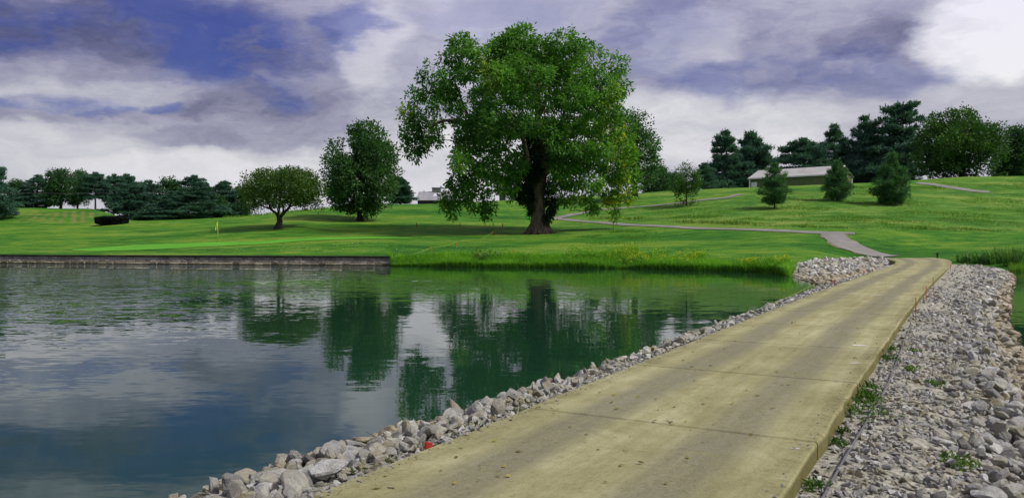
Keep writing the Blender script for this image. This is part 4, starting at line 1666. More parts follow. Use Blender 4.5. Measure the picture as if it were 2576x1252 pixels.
GL = 'dark trees along the left hilltop'
GR = 'trees along the right hilltop'
FT = [
    ('pn0', -22, 412, 128, 46, 'pine_tree', 'dark pine cut off by the left edge of the picture', GL, .3),
    ('bl2', 45, 452, 156, 34, 'broadleaf_tree', 'loose pale tree just right of the pine at the left edge', GL, .5),
    ('pn4', 92, 441, 156, 44, 'pine_tree', 'dark bluish pine left of the rounded mid-green tree on the left hilltop', GL, 1.3),
    ('bl1', 152, 428, 150, 44, 'broadleaf_tree', 'rounded mid-green tree with short trunk, tallest on the left hilltop', GL, 2.0),
    ('bl1', 197, 431, 157, 32, 'broadleaf_tree', 'dark tree between the rounded mid-green tree and the bare-stemmed pine', GL, 3.9),
    ('pn2', 240, 435, 152, 30, 'pine_tree', 'pine with bare reddish trunk standing against the sky gap on the left', GL, 1.0),
    ('pn2', 286, 440, 158, 26, 'pine_tree', 'pine right of the sky gap, behind the layered pines', GL, 2.2),
    ('pn2', 319, 440, 160, 34, 'pine_tree', 'round-topped pine rising behind the large layered pine', GL, .2),
    ('pn3', 336, 466, 146, 54, 'pine_tree', 'large pine with level layered boughs behind the dark hedge', GL, .9),
    ('pn0', 378, 455, 156, 40, 'pine_tree', 'pine between the large layered pine and the round bushy one', GL, 4.1),
    ('bl2', 425, 446, 158, 44, 'broadleaf_tree', 'dark rounded tree behind the bushy pine, left of the flat-topped pine', GL, 4.4),
    ('pn4', 428, 482, 144, 42, 'pine_tree', 'short bushy pine in the middle of the left tree row', GL, 1.7),
    ('pn2', 490, 443, 156, 36, 'pine_tree', 'flat-topped pine rising highest right of the bushy pine', GL, 5.0),
    ('pn3', 492, 474, 148, 58, 'pine_tree', 'spreading pine with layered boughs below the flat-topped pine', GL, 3.3),
    ('pn1', 562, 454, 156, 36, 'pine_tree', 'bluish pine between the layered pines and the umbrella-shaped tree', GL, 2.7),
    ('bl3', 608, 468, 158, 38, 'broadleaf_tree', 'dark tree half hidden behind the left of the umbrella-shaped tree', GL, 1.5),
    ('bl0', 540, 492, 152, 34, 'broadleaf_tree', 'low dark tree at the foot of the bluish pine', GL, 2.9),
    ('pn1', 1006, 444, 165, 26, 'pine_tree', 'small pine between the tall maple and the grey-roofed house', None, 5.5),
    ('bl2', 1652, 414, 182, 42, 'broadleaf_tree', 'thin open tree at the lower right of the round tree', GR, 3.0),
    ('bl1', 1695, 436, 190, 34, 'broadleaf_tree', 'bluish distant tree left of the slender young tree', GR, .4),
    ('pn4', 1772, 411, 186, 34, 'pine_tree', 'cone-shaped pine left of the twin pines', GR, 2.1),
    ('pn0', 1828, 331, 206, 50, 'pine_tree', 'left one of the twin tall pines left of the green barn', GR, 3.1),
    ('pn1', 1884, 330, 210, 54, 'pine_tree', 'right one of the twin tall pines left of the green barn', GR, .6),
    ('pn2', 2022, 350, 198, 52, 'pine_tree', 'shorter loose pine behind the left part of the barn roof', GR, 4.6),
    ('pn4', 2103, 316, 200, 52, 'pine_tree', 'pointed pine behind the middle of the barn roof', GR, 3.6),
    ('pn0', 2176, 296, 196, 48, 'pine_tree', 'tall narrow pine behind the right gable of the barn', GR, 5.2),
    ('pn3', 2262, 270, 192, 64, 'pine_tree', 'tallest dark pine between the barn and the broad green tree', GR, 2.5),
    ('pn0', 2215, 330, 203, 50, 'pine_tree', 'dark pine filling the gap left of the tallest pine', GR, 1.1),
    ('bl0', 2568, 320, 178, 56, 'broadleaf_tree', 'dark green tree cut off by the right edge of the picture', GR, .9),
    ('bl3', 2525, 370, 186, 34, 'broadleaf_tree', 'lower dark tree between the broad tree and the right edge', GR, 2.9),
    ('bl1', 2630, 330, 180, 50, 'broadleaf_tree', 'green tree standing just beyond the right edge', GR, 4.0),
]
for f in FT:
    far_tree(*f)


def near_pine(px, py, top, rpx, label, seed, **kw):
    b = ground(px, py)
    h = HC - (top - HY) / FPX * b[1] - b[2]
    r = rpx / FPX * b[1]
    root = empty('young_pine', b)
    tag(root, label, 'tree', 'young pines on the hillside')
    tm, cm = pine_parts(seed, h, r, kw.pop('low', .08), kw.pop('tiers', 13), M['needle_young'], .32, .07, M['bark_pine'], kw.pop('dens', 2.3), kw.pop('irregular', .2), bushy=True, **kw)
    link('trunk', tm, root)
    link('crown', cm, root)


near_pine(1948, 525, 410, 34, 'young pine with clear short stem, leftmost of three on the hillside', 401, low=.13, irregular=.3)
near_pine(2105, 505, 405, 36, 'light green young pine in front of the barn, middle of three', 402, low=.06, tiers=14)
near_pine(2242, 514, 389, 46, 'dark bushy young pine, rightmost and largest of three', 403, low=.06, tiers=15, dens=2.8, irregular=.16)
near_pine(12, 541, 503, 17, 'very small young pine near the left edge of the lawn', 404, low=.15, tiers=8, dens=2.6)


# ------------------------------------------------------------------ clipped dark hedge
def hedge():
    b = ground(281, 564)
    sc = b[1] / FPX
    k = np.random.default_rng(15)
    w, h, dp = 36 * sc, 19 * sc, 1.3
    root = empty('hedge', b)
    tag(root, 'low black-green clipped hedge in front of the layered pines', 'hedge')
    bm = bmesh.new()
    bmesh.ops.create_cube(bm, size=2.0)
    bmesh.ops.bevel(bm, geom=bm.edges[:], offset=.25, segments=3, affect='EDGES')
    for v in bm.verts:
        tz = (v.co.z + 1) / 2
        v.co = Vector((v.co.x * w * (.95 + .05 * tz), v.co.y * dp * (.95 + .05 * tz), tz * h * .96))
    me = bpy.data.meshes.new('body')
    bm.to_mesh(me)
    bm.free()
    V, F = None, None
    pts, nrm = [], []
    for p in me.polygons:
        n = int(p.area * 420)
        vs = np.array([me.vertices[i].co for i in p.vertices])
        for _ in range(n):
            wgt = k.dirichlet(np.ones(len(vs)))
            pts.append(wgt @ vs)
            nrm.append(p.normal[:])
    pts, nrm = np.array(pts), np.array(nrm)
    V, F = leaf_quads(pts - nrm * .03, unit(nrm * .6 + k.normal(size=nrm.shape) * .6), k.uniform(.12, .26, len(pts)), .09, k)
    me.materials.append(M['hedge'])
    at = me.attributes.new('tint', 'FLOAT', 'POINT')
    link('body', me, root)
    link('foliage', mesh('foliage', V, F, M['hedge'], False, {'tint': np.clip(k.normal(.4, .2, len(V)), 0, 1)}), root)


hedge()


# ------------------------------------------------------------------ buildings
def rot2(v, a):
    return np.array([v[0] * math.cos(a) - v[1] * math.sin(a), v[0] * math.sin(a) + v[1] * math.cos(a)])


def prism_house(mb_wall, Lx, Wy, zb, ze, zr):
    V = [(0, 0, zb), (Lx, 0, zb), (Lx, Wy, zb), (0, Wy, zb), (0, 0, ze), (Lx, 0, ze), (Lx, Wy, ze), (0, Wy, ze), (0, Wy / 2, zr), (Lx, Wy / 2, zr)]
    mb_wall.add(V, [(0, 1, 5, 4), (2, 3, 7, 6), (1, 2, 6, 5), (3, 0, 4, 7)])
    mb_wall.add([V[4], V[7], V[8]], [(0, 2, 1)])
    mb_wall.add([V[5], V[6], V[9]], [(0, 1, 2)])


def roof_panel(Lx, y0, z0, y1, z1, ox, th):
    """one sloping sheet"""
    n = np.array([0, -(z1 - z0), (y1 - y0)])
    n = n / np.linalg.norm(n)
    if n[2] < 0:
        n = -n
    P = np.array([(-ox, y0, z0), (Lx + ox, y0, z0), (Lx + ox, y1, z1), (-ox, y1, z1)])
    V = np.concatenate([P, P + n * th])
    return V, [(0, 3, 2, 1), (4, 5, 6, 7), (0, 1, 5, 4), (1, 2, 6, 5), (2, 3, 7, 6), (3, 0, 4, 7)]


def barn():
    A = unproj(1886, 448.4, 190)
    B = unproj(2099, 437.0, 177)
    a = math.atan2(B[1] - A[1], B[0] - A[0])
    Lx = math.hypot(B[0] - A[0], B[1] - A[1])
    ze = (A[2] + B[2]) / 2
    Wy = 11.5
    zr = ze + 2.15
    zb = ze - 4.2
    root = empty('barn', (A[0], A[1], 0), a)
    tag(root, 'long olive green metal barn with pale roof and white trim on the hill', 'barn')
    mb = MB()
    prism_house(mb, Lx, Wy, zb, ze, zr)
    link('wall', mb.mesh('wall', M['barn_wall']), root)
    rise = .45 * (zr - ze) / (Wy / 2)
    for s in (0, 1):
        mb = MB()
        if s == 0:
            y0, y1 = -.45, Wy / 2
        else:
            y0, y1 = Wy + .45, Wy / 2
        mb.add(*roof_panel(Lx, y0, ze - rise + .03, y1, zr + .03, .35, .10))
        # standing ribs
        for x in np.arange(0, Lx, .92):
            P0, P1 = np.array([x, y0, ze - rise + .15]), np.array([x, y1, zr + .15])
            mb.tube([P0, P1], .03, 4, False)
        link('roof', mb.mesh('roof', M['barn_roof']), root)
    mb = MB()
    for (x, y) in ((-.03, -.03), (Lx + .03, -.03), (Lx + .03, Wy + .03)):
        mb.box((x - .14, y - .14, zb), (x + .14, y + .14, ze - .06))
    mb.box((-.2, -.52, ze - rise - .14), (Lx + .2, -.46, ze - rise + .05))
    for x in (-.37, Lx + .37):
        for (y0, y1) in ((-.47, Wy / 2), (Wy + .47, Wy / 2)):
            mb.tube([(x, y0, ze - rise - .02), (x, y1, zr)], .13, 4)
    mb.box((Lx + .02, 0, ze - .14), (Lx + .07, Wy, ze + .04))
    link('trim', mb.mesh('trim', M['white_trim']), root)
    mb = MB()
    mb.box((.35, -.07, ze - 3.2), (1.75, -.02, ze - 1.05))
    d = link('door', mb.mesh('door', M['white_trim']), root)
    mb = MB()
    mb.box((1.5, -.12, ze - 2.2), (1.6, -.075, ze - 2.1))
    link('handle', mb.mesh('handle', M['cable']), d)


barn()


def grey_house():
    d = 192.0
    A = unproj(1050, 503, d)
    root = empty('house', (A[0], A[1], 0), R(-3))
    tag(root, 'dark house with grey roof and square chimney behind the rise', 'house')
    ze = A[2]
    zr = ze + 2.15
    Lx, Wy = 11.5, 8.2
    zb = ze - 4.0
    mb = MB()
    prism_house(mb, Lx, Wy, zb, ze, zr)
    # walls and gable ends share one dark colour
    link('wall', mb.mesh('wall', M['house_wall']), root)
    for s in (0, 1):
        y0, y1 = (-.4, Wy / 2) if s == 0 else (Wy + .4, Wy / 2)
        mb = MB()
        mb.add(*roof_panel(Lx, y0, ze - .19, y1, zr + .02, .4, .12))
        rf = link('roof', mb.mesh('roof', M['house_roof']), root)
        if s == 0:
            mb = MB()
            mb.box((3.0, Wy / 2 - .6, zr - .5), (5.1, Wy / 2 + .6, zr + .95))
            mb.box((2.88, Wy / 2 - .72, zr + .95), (5.22, Wy / 2 + .72, zr + 1.12))
            link('chimney', mb.mesh('chimney', M['chimney']), rf)
            mb = MB()
            V, F = roof_panel(1.25, 1.5, ze + .80, 2.9, ze + 1.52, 0, .10)
            V = V + np.array([3.6, 0, .10])
            mb.add(V, F)
            link('skylight', mb.mesh('skylight', M['skylight']), rf)
            for x in (.9, 8.4):
                mb = MB()
                mb.tube([(x, Wy / 2, zr), (x, Wy / 2, zr + .42)], .1, 8)
                link('vent', mb.mesh('vent', M['chimney']), rf)
    return root


grey_house()


def dark_house():
    d = 186.0
    A = unproj(1262, 492, d)
    root = empty('house', (A[0], A[1], 0), R(6))
    tag(root, 'dark low house with white window glimpsed left of the huge trunk', 'house')
    ze = A[2] + 1.0
    zr = ze + 1.9
    Lx, Wy = 9.0, 7.0
    mb = MB()
    prism_house(mb, Lx, Wy, ze - 4.2, ze, zr)
    link('wall', mb.mesh('wall', M['house_wall']), root)
    for s in (0, 1):
        y0, y1 = (-.5, Wy / 2) if s == 0 else (Wy + .5, Wy / 2)
        mb = MB()
        mb.add(*roof_panel(Lx, y0, ze - .27, y1, zr + .02, .5, .12))
        link('roof', mb.mesh('roof', M['house_roof']), root)
    for x in (.9, 4.6):
        mb = MB()
        mb.box((x, -.09, ze - 2.3), (x + 1.3, -.015, ze - .65))
        w = link('window', mb.mesh('window', M['white_trim']), root)
        for q in (0, 1):
            mb = MB()
            mb.box((x + .12, -.115, ze - 2.2 + q * .78), (x + 1.18, -.095, ze - 1.5 + q * .78))
            link('pane', mb.mesh('pane', M['glass']), w)


dark_house()


# ------------------------------------------------------------------ flagstick, stakes, ropes, wires
def flagstick():
    b = ground(548, 607.5)
    h = 49.5 / FPX * b[1]
    root = empty('flagstick', b + np.array([0, 0, .05]))
    tag(root, 'yellow flag on a thin pole standing on the putting green', 'flag')
    mb = MB()
    mb.tube([(0, 0, -.1), (-.02, 0, h * .5), (-.04, 0, h)], [.03, .028, .025], 8)
    link('pole', mb.mesh('pole', M['pole'], True), root)
    # limp hanging flag with folds
    n, m = 9, 8
    V = []
    for i in range(n):
        u = i / (n - 1)
        for j in range(m):
            v = j / (m - 1)
            x = -.05 - u * .26 * (1 - .35 * v) - .05 * v * u
            y = .06 * math.sin(u * 9 + v * 2.5) * u
            z = h - .02 - v * .62 - u * .42 * (1 + .3 * math.sin(v * 3))
            V.append((x, y, z))
    i, j = np.meshgrid(np.arange(n - 1), np.arange(m - 1), indexing='ij')
    i, j = i.ravel(), j.ravel()
    F = np.stack([i * m + j, (i + 1) * m + j, (i + 1) * m + j + 1, i * m + j + 1], 1)
    fl = link('flag', mesh('flag', V, F, M['flag'], True), root)
    sm = fl.modifiers.new('thickness', 'SOLIDIFY')
    sm.thickness = .008


flagstick()

STK = [
    (1047.5, 570, 10, 'stake_dark', 'dark stake standing alone on the lawn right of the tall maple'),
    (1157, 570.5, 11, 'stake', 'orange stake below the lowest left branch of the huge tree'),
    (1220, 570.5, 10, 'stake', 'orange stake, leftmost of three in a row left of the trunk'),
    (1240, 570.5, 10, 'stake', 'orange stake, middle of three in a row left of the trunk'),
    (1264, 572.5, 11, 'stake', 'orange stake at the upper end of the yellow rope left of the trunk'),
    (1242, 592, 13, 'stake_dark', 'dark red stake at the bend of the yellow rope'),
    (1085, 634, 13, 'stake', 'bright orange stake above the shore where the wall ends'),
    (1147, 619, 9, 'stake', 'faint orange stake midway down the lawn below the left branches'),
    (1302, 553, 8, 'stake', 'small orange stake just left of the ivy-clad trunk'),
    (1462, 568, 12, 'stake', 'orange stake below the cart path right of the trunk'),
    (1539, 561, 13, 'stake_dark', 'dark red stake at the edge of the cart path'),
    (1543, 573, 14, 'stake', 'orange stake just below the dark red one near the path'),
    (1292, 640, 12, 'stake', 'orange stake rising from the tall shore grass'),
]
for (px, py, hpx, mt, lb) in STK:
    b = ground(px, py)
    h = hpx / FPX * b[1]
    mb = MB()
    w = .05
    mb.tube([(0, 0, -.15), (0, 0, h * .93), (0, 0, h)], [w, w, w * .55], 4)
    o = link('boundary_stake', mb.mesh('boundary_stake', M[mt]), None, b)
    tag(o, lb, 'stake', 'boundary stakes on the lawn')


def rope_between(px_list, r, mat, name, label, cat, lift, sag=.12):
    pts = [ground(x, y) + np.array([0, 0, l]) for (x, y), l in zip(px_list, lift)]
    P = []
    for a, b in zip(pts[:-1], pts[1:]):
        u = np.linspace(0, 1, 10)[:, None]
        q = a + (b - a) * u
        q[:, 2] -= (sag * 4 * u * (1 - u))[:, 0]
        q[:, 2] = np.maximum(q[:, 2], H(q[:, 0], q[:, 1]) + .03)
        P.append(q if not P else q[1:])
    P = np.concatenate(P)
    mb = MB()
    mb.tube(P - P[0], r, 5)
    tag(link(name, mb.mesh(name, mat, True), None, P[0]), label, cat)


rope_between([(1264, 572.5), (1242, 592), (1205, 604)], .012, M['rope'], 'rope', 'yellow rope sagging between stakes left of the big trunk', 'rope', (.45, .5, .05))
rope_between([(1147, 619), (1085, 634), (1030, 641)], .012, M['rope'], 'rope', 'yellow rope running down to the bright orange stake near the shore', 'rope', (.4, .45, .05))

# marker flags and short stakes along the causeway edges
for (px, py, side, h, lb) in [
        (1072, 1108, -1, .06, 'red plastic marker flag lying among the near left stones'),
        (2112, 714, -1, .22, 'red marker at the left path edge, nearer of two'),
        (2186, 689, -1, .22, 'red marker at the left path edge, farther of two'),
        (2384, 676, 1, .22, 'red marker at the far right corner of the path'),
        (2341, 722, 1, .45, 'thin orange stake against the right path edge, third from the camera'),
        (2316, 745, 1, .42, 'thin orange stake against the right path edge, second from the camera'),
        (2282, 783, 1, .45, 'thin orange stake against the right path edge, nearest the camera')]:
    p = at_z(px, py, ZP)[:2]
    s = float(p @ PD)
    q = bank_pt(side, np.array([s]), np.array([.16]))[0]
    mb = MB()
    if h < .3:
        mb.tube([(0, 0, -.1), (.01, 0, h), (.015, 0, h + .12)], .012, 5)
        mb.add([(.01, -.01, h + .03), (.07, .02, h + .05), (.065, .03, h + .10), (.012, 0, h + .12), (.01, .005, h + .03), (.07, .035, h + .05), (.065, .045, h + .10), (.012, .015, h + .12)],
               [(0, 1, 2, 3), (7, 6, 5, 4), (0, 4, 5, 1), (1, 5, 6, 2), (2, 6, 7, 3), (3, 7, 4, 0)])
        mt, nm = M['red'], 'marker_flag'
    else:
        mb.tube([(0, 0, -.1), (0, 0, h), (0, 0, h + .03)], [.010, .009, .004], 5)
        mt, nm = M['stake'], 'edge_stake'
    o = link(nm, mb.mesh(nm, mt), None, q)
    tag(o, lb, 'marker', 'markers along the causeway')

b = ground(2357, 650, 60)
mb = MB()
mb.tube([(0, 0, -.2), (0, 0, .34), (0, 0, .36)], [.07, .065, .04], 8)
mb.box((-.10, -.08, .36), (.10, .08, .46))
tag(link('light_post', mb.mesh('light_post', M['cap']), None, b), 'tiny black post at the far corner of the concrete path', 'post')

# grey cable lying on the right shoulder
pts = []
for (px, py) in [(2060, 1310), (2092, 1251), (2125, 1190), (2158, 1129), (2195, 1062), (2228, 997), (2255, 930), (2277, 868), (2292, 830)]:
    p = at_z(px, py, .40)
    pts.append(p)
P = catmull(np.array(pts), 8, False)
s_ = P[:, :2] @ PD
o_ = (P[:, :2] - rp(s_)) @ PN
P[:, 2] = bank_pt(1, s_, o_)[:, 2] + .035
mb = MB()
mb.tube(P - P[0], .011, 6)
tag(link('cable', mb.mesh('cable', M['cable'], True), None, P[0]), 'thin grey cable lying on the gravel right of the path', 'cable')
# thin line stretched over the water beside the left bank
A, B = at_z(1640, 893, .02), at_z(2050, 713, .12)
u = np.linspace(0, 1, 24)[:, None]
P = A + (B - A) * u
P[:, 2] = .012 + .10 * u[:, 0] ** 4
mb = MB()
mb.tube(P - P[0], .007, 5)
tag(link('floating_line', mb.mesh('floating_line', M['grass_rough'] if False else M['rope'], True), None, P[0]), 'thin line floating on the water beside the left stone bank', 'line')
# overhead wire in front of the left tree row, hung between poles outside the view of the lawn
A, B = unproj(-260, 478, 140), unproj(842, 470, 150)
u = np.linspace(0, 1, 40)[:, None]
P = A + (B - A) * u
P[:, 2] -= 4 * .9 * (u * (1 - u))[:, 0]
mb = MB()
mb.tube(P - P[0], .022, 5)
tag(link('overhead_wire', mb.mesh('overhead_wire', M['cable'], True), None, P[0]), 'overhead wire sagging in front of the left tree row', 'wire')
for e, lb in ((A, 'timber utility pole beyond the left edge carrying the wire'), (B, 'timber utility pole hidden behind the tall maple')):
    zb = float(H(e[0], e[1])[0])
    mb = MB()
    mb.tube([(0, 0, zb - e[2] - .3), (0, 0, .5)], [.14, .10], 8)
    mb.box((-.9, -.06, .05), (.9, .06, .17))
    tag(link('utility_pole', mb.mesh('utility_pole', M['bark_pine']), None, e + np.array([0, .12, -.13])), lb, 'pole', 'utility poles')


# ------------------------------------------------------------------ grass, reeds, flowers, weeds, fallen leaves
def blades(base, h, w, lean, k, seg=2):
    """tapered bent blades: base (n,3)"""
    n = len(base)
    a = k.uniform(0, 6.28, n)
    side = np.stack([np.cos(a), np.sin(a), 0 * a], 1)
    b = k.uniform(0, 6.28, n)
    ln = np.stack([np.cos(b), np.sin(b), 0 * b], 1) * (lean * h)[:, None]
    V = np.empty((n, 5, 3))
    upv = np.array([0, 0, 1.0])
    V[:, 0] = base - side * (w / 2)[:, None]
    V[:, 1] = base + side * (w / 2)[:, None]
    m = base + upv * (h * .55)[:, None] + ln * .3
    V[:, 2] = m + side * (w * .4)[:, None]
    V[:, 3] = m - side * (w * .4)[:, None]
    V[:, 4] = base + upv * (h * np.sqrt(np.clip(1 - lean * lean, .1, 1)))[:, None] + ln
    i = np.arange(n)[:, None] * 5
    return V.reshape(-1, 3), [i + np.array([[0, 1, 2, 3]]), i + np.array([[3, 2, 4]])]


def shore_grass():
    k = np.random.default_rng(61)
    n = 34000
    px = k.uniform(978, 1990, n)
    D, Z = knots(px)
    wid = np.interp(px, [978, 1000, 1100, 1900, 2010, 2075], [1.0, 1.6, 2.6, 3.6, 4.2, 3.0])
    s = -.35 + k.random(n) ** 1.2 * wid
    d = D[:, 0] + .45 + s
    z = np.maximum(H_pd(px, d), -.08)
    base = np.stack([(px - CX) / FPX * d, d, z - .03], 1)
    cl = .5 + .5 * fbm(base * np.array([1, 1, 0]), .55)
    h = (.42 + .55 * cl + .25 * k.random(n)) * np.interp(px, [978, 1040, 1500, 2000, 2075], [.55, .85, 1.0, 1.0, .55]) * np.where(s > 2.2, .6, 1)
    keep = ~((px > 2000) & (k.random(n) < .5))
    base, h, px, s, cl = base[keep], h[keep], px[keep], s[keep], cl[keep]
    V, F = blades(base, h, k.uniform(.03, .06, len(h)), k.uniform(.15, .85, len(h)), k)
    t = np.clip(.50 + .30 * (cl - .5) + .12 * fbm(base, 1.3) + k.normal(0, .13, len(h)) - .15 * (s < -.1), 0, 1)
    o = link('shore_grass', mesh('shore_grass', V, F, M['grass_tall'], False, {'tint': np.repeat(t, 5)}))
    tag(o, 'tall bright green grass along the far shore of the pond', 'grass', kind='stuff')
    # goldenrod heads and leafy stems
    m = 5200
    px = np.concatenate([k.normal(1597, 26, m // 8), k.normal(1700, 45, m // 8), k.uniform(1740, 1985, m // 2), k.normal(1925, 28, m // 8), k.uniform(1200, 1600, m // 8)])
    D, _ = knots(px)
    d = D[:, 0] + k.uniform(.4, 3.6, len(px))
    z = H_pd(px, d)
    base = np.stack([(px - CX) / FPX * d, d, z], 1)
    keep = fbm(base, .45) > .0
    base = base[keep]
    hh = k.uniform(.70, 1.12, len(base)) * np.interp(px[keep], [1200, 2000, 2100], [1, 1, .6])
    tip = base + np.stack([0 * hh, 0 * hh, hh], 1)
    # green leafy stalks below
    q = np.repeat(base, 8, 0) + np.stack([k.normal(size=len(base) * 8) * .08, k.normal(size=len(base) * 8) * .08, np.repeat(hh, 8) * k.uniform(.2, .95, len(base) * 8)], 1)
    V, F = leaf_quads(q, unit(k.normal(size=q.shape) + np.array([0, 0, .5])), .17, .06, k)
    o = link('shore_weeds', mesh('shore_weeds', V, F, M['grass_tall'], False, {'tint': np.clip(k.normal(.55, .2, len(V)), 0, 1)}))
    tag(o, 'leafy green weeds mixed into the shore grass', 'weeds', kind='stuff')
    sel = k.random(len(tip)) < .26
    q = np.repeat(tip[sel], 5, 0) + k.normal(size=(sel.sum() * 5, 3)) * np.array([.08, .08, .05])
    V, F = leaf_quads(q, unit(k.normal(size=q.shape) + np.array([0, 0, .6])), .08, .06, k)
    o = link('yellow_wildflowers', mesh('yellow_wildflowers', V, F, M['flower'], False, {'tint': k.random(len(V))}))
    tag(o, 'yellow wildflower heads above the shore grass', 'flowers', kind='stuff')


shore_grass()


def hillside_grass():
    k = np.random.default_rng(62)
    n = 110000
    px = k.uniform(1480, 2600, n)
    lo = np.interp(px, [1480, 1560, 1700, 2050, 2400, 2600], [552, 553, 561, 574, 582, 584])
    d = k.uniform(78, 160, n)
    z = H_pd(px, d)
    row = HY - FPX * (z - HC) / d
    hi = np.interp(px, [1480, 1560, 1700, 1860, 2300, 2600], [545, 530, 512, 484, 462, 452])
    keep = (row < lo - .3) & (row > hi)
    # keep the paths clear
    base = np.stack([(px - CX) / FPX * d, d, z - .02], 1)
    up = np.interp(px, [1480, 1573, 1690, 1756, 1822, 1850, 1880], [534, 524, 514, 506, 498, 494, 489])
    keep &= ~((np.abs(row - up) < 3.5) & (px < 1885))
    hp = np.interp(px, [2300, 2340, 2387, 2438, 2495], [460, 464, 471.5, 479.5, 484])
    keep &= ~((np.abs(row - hp) < 5) & (px > 2290) & (px < 2500))
    cl = fbm(base, .35)
    keep &= (cl > -.35) | (k.random(n) < .3)
    base, cl, row, lo = base[keep], cl[keep], row[keep], lo[keep]
    led = np.minimum(np.abs(row - np.interp(base[:, 0] / base[:, 1] * FPX + CX, [1560, 1700, 1860, 2250, 2600], [512, 500, 476, 472, 476])), np.abs(row - np.interp(base[:, 0] / base[:, 1] * FPX + CX, [1560, 2000, 2600], [540, 556, 560]))) < 2.5
    h = (.07 + .13 * np.clip(cl + .3, 0, 1.4) ** 1.5) * k.uniform(.6, 1.4, len(base)) * np.where(lo - row < 5, 2.0, 1) * np.where(led, 1.8, 1)
    V, F = blades(base, h, k.uniform(.04, .08, len(h)), k.uniform(.2, .8, len(h)), k)
    t = np.clip(.5 + .22 * fbm(base, .15) + k.normal(0, .16, len(h)) - .25 * (lo - row < 4), 0, 1)
    o = link('hillside_grass', mesh('hillside_grass', V, F, M['grass_rough'], False, {'tint': np.repeat(t, 5)}))
    tag(o, 'unmown yellow-green grass covering the right hillside', 'grass', kind='stuff')
    # a rough patch on the slope right of the trunk, and field edges on the left ridge
    n = 7000
    px = np.concatenate([k.normal(1545, 45, n // 2), k.uniform(560, 1000, n // 2)])
    d = np.concatenate([k.normal(88, 6, n // 2), k.uniform(128, 165, n // 2)])
    z = H_pd(px, d)
    row = HY - FPX * (z - HC) / d
    base = np.stack([(px - CX) / FPX * d, d, z - .02], 1)
    crest = np.interp(px, [560, 620, 760, 905, 1000], [547, 545, 531, 518, 515])
    ok = np.where(px > 1200, (row > 580) & (row < 615) & (fbm(base, .3) > -.1), np.abs(row - crest) < 3)
    base, px = base[ok], px[ok]
    h = np.where(px > 1200, k.uniform(.10, .24, len(px)), k.uniform(.25, .5, len(px)))
    V, F = blades(base, h, k.uniform(.06, .11, len(h)), k.uniform(.1, .7, len(h)), k)
    o = link('rough_grass', mesh('rough_grass', V, F, M['grass_rough'], False, {'tint': np.repeat(np.clip(k.normal(.45, .14, len(h)), .2, .8), 5)}))
    tag(o, 'longer grass tufts on the lawn below the trunk and along the left ridge', 'grass', kind='stuff')


hillside_grass()


def flecks():
    k = np.random.default_rng(63)
    n = 240
    px = np.concatenate([k.uniform(520, 1000, n // 2), k.uniform(1000, 1500, n - n // 2)])
    row = np.where(px < 1000, k.uniform(607, 638, n), k.uniform(622, 646, n))
    P = np.array([ground(a, b) for a, b in zip(px, row)]) + np.array([0, 0, .05])
    A = unit(k.normal(size=P.shape) * np.array([1, 1, .4]) + np.array([0, 0, .25]))
    V, F = leaf_quads(P, A, k.uniform(.05, .11, n), .06, k)
    o = link('pale_fallen_leaves', mesh('pale_fallen_leaves', V, F, M['white_fleck'], False, {'tint': k.random(len(V))}))
    tag(o, 'pale flecks of fallen leaves scattered on the lawn below the putting green', 'leaves', kind='stuff')


flecks()


def reed_clump(px, py, wpx, hpx, label, seed, n=420, lean=.55, mat='reed'):
    b = ground(px, py, 40)
    sc = b[1] / FPX
    k = np.random.default_rng(seed)
    base = np.stack([np.clip(k.normal(size=n), -1.5, 1.5) * wpx * sc * .45, np.clip(k.normal(size=n), -1.5, 1.5) * .6, np.zeros(n)], 1)
    base[:, 2] = H(base[:, 0] + b[0], base[:, 1] + b[1]) - b[2] - .05
    h = hpx * sc * k.uniform(.5, 1.15, n)
    V, F = blades(base, h, k.uniform(.05, .12, n), lean * k.random(n) ** .7, k)
    me = mesh('reed_clump', V, F, M[mat], False, {'tint': np.repeat(np.clip(k.normal(.55, .2, n), 0, 1), 5)})
    tag(link('reed_clump', me, None, b), label, 'reeds', 'reed clumps on the right bank')


reed_clump(2440, 660, 26, 30, 'arching green reed clump at the far right end of the causeway', 71, 260, .9)
reed_clump(2502, 662, 38, 42, 'tallest reed clump with broad arching leaves on the right bank', 72, 380, .95)
reed_clump(2562, 668, 26, 52, 'thin upright reeds at the right edge of the picture', 73, 200, .5)


def right_bank_grass():
    k = np.random.default_rng(64)
    n = 16000
    px = k.uniform(2395, 2700, n)
    d = k.uniform(44, 64, n)
    z = H_pd(px, d)
    base = np.stack([(px - CX) / FPX * d, d, z - .03], 1)
    s = base[:, :2] @ PD
    o = (base[:, :2] - rp(s)) @ PN
    ok = (z > -.12) & (o > 3.4)
    base = base[ok]
    h = k.uniform(.25, .7, len(base))
    V, F = blades(base, h, k.uniform(.04, .08, len(h)), k.uniform(.1, .6, len(h)), k)
    t = np.clip(.18 + .25 * fbm(base, .5) + k.normal(0, .14, len(h)), 0, 1)
    ob = link('bank_grass', mesh('bank_grass', V, F, M['grass_tall'], False, {'tint': np.repeat(t, 5)}))
    tag(ob, 'brownish green bank grass around the reeds on the far right', 'grass', kind='stuff')


right_bank_grass()


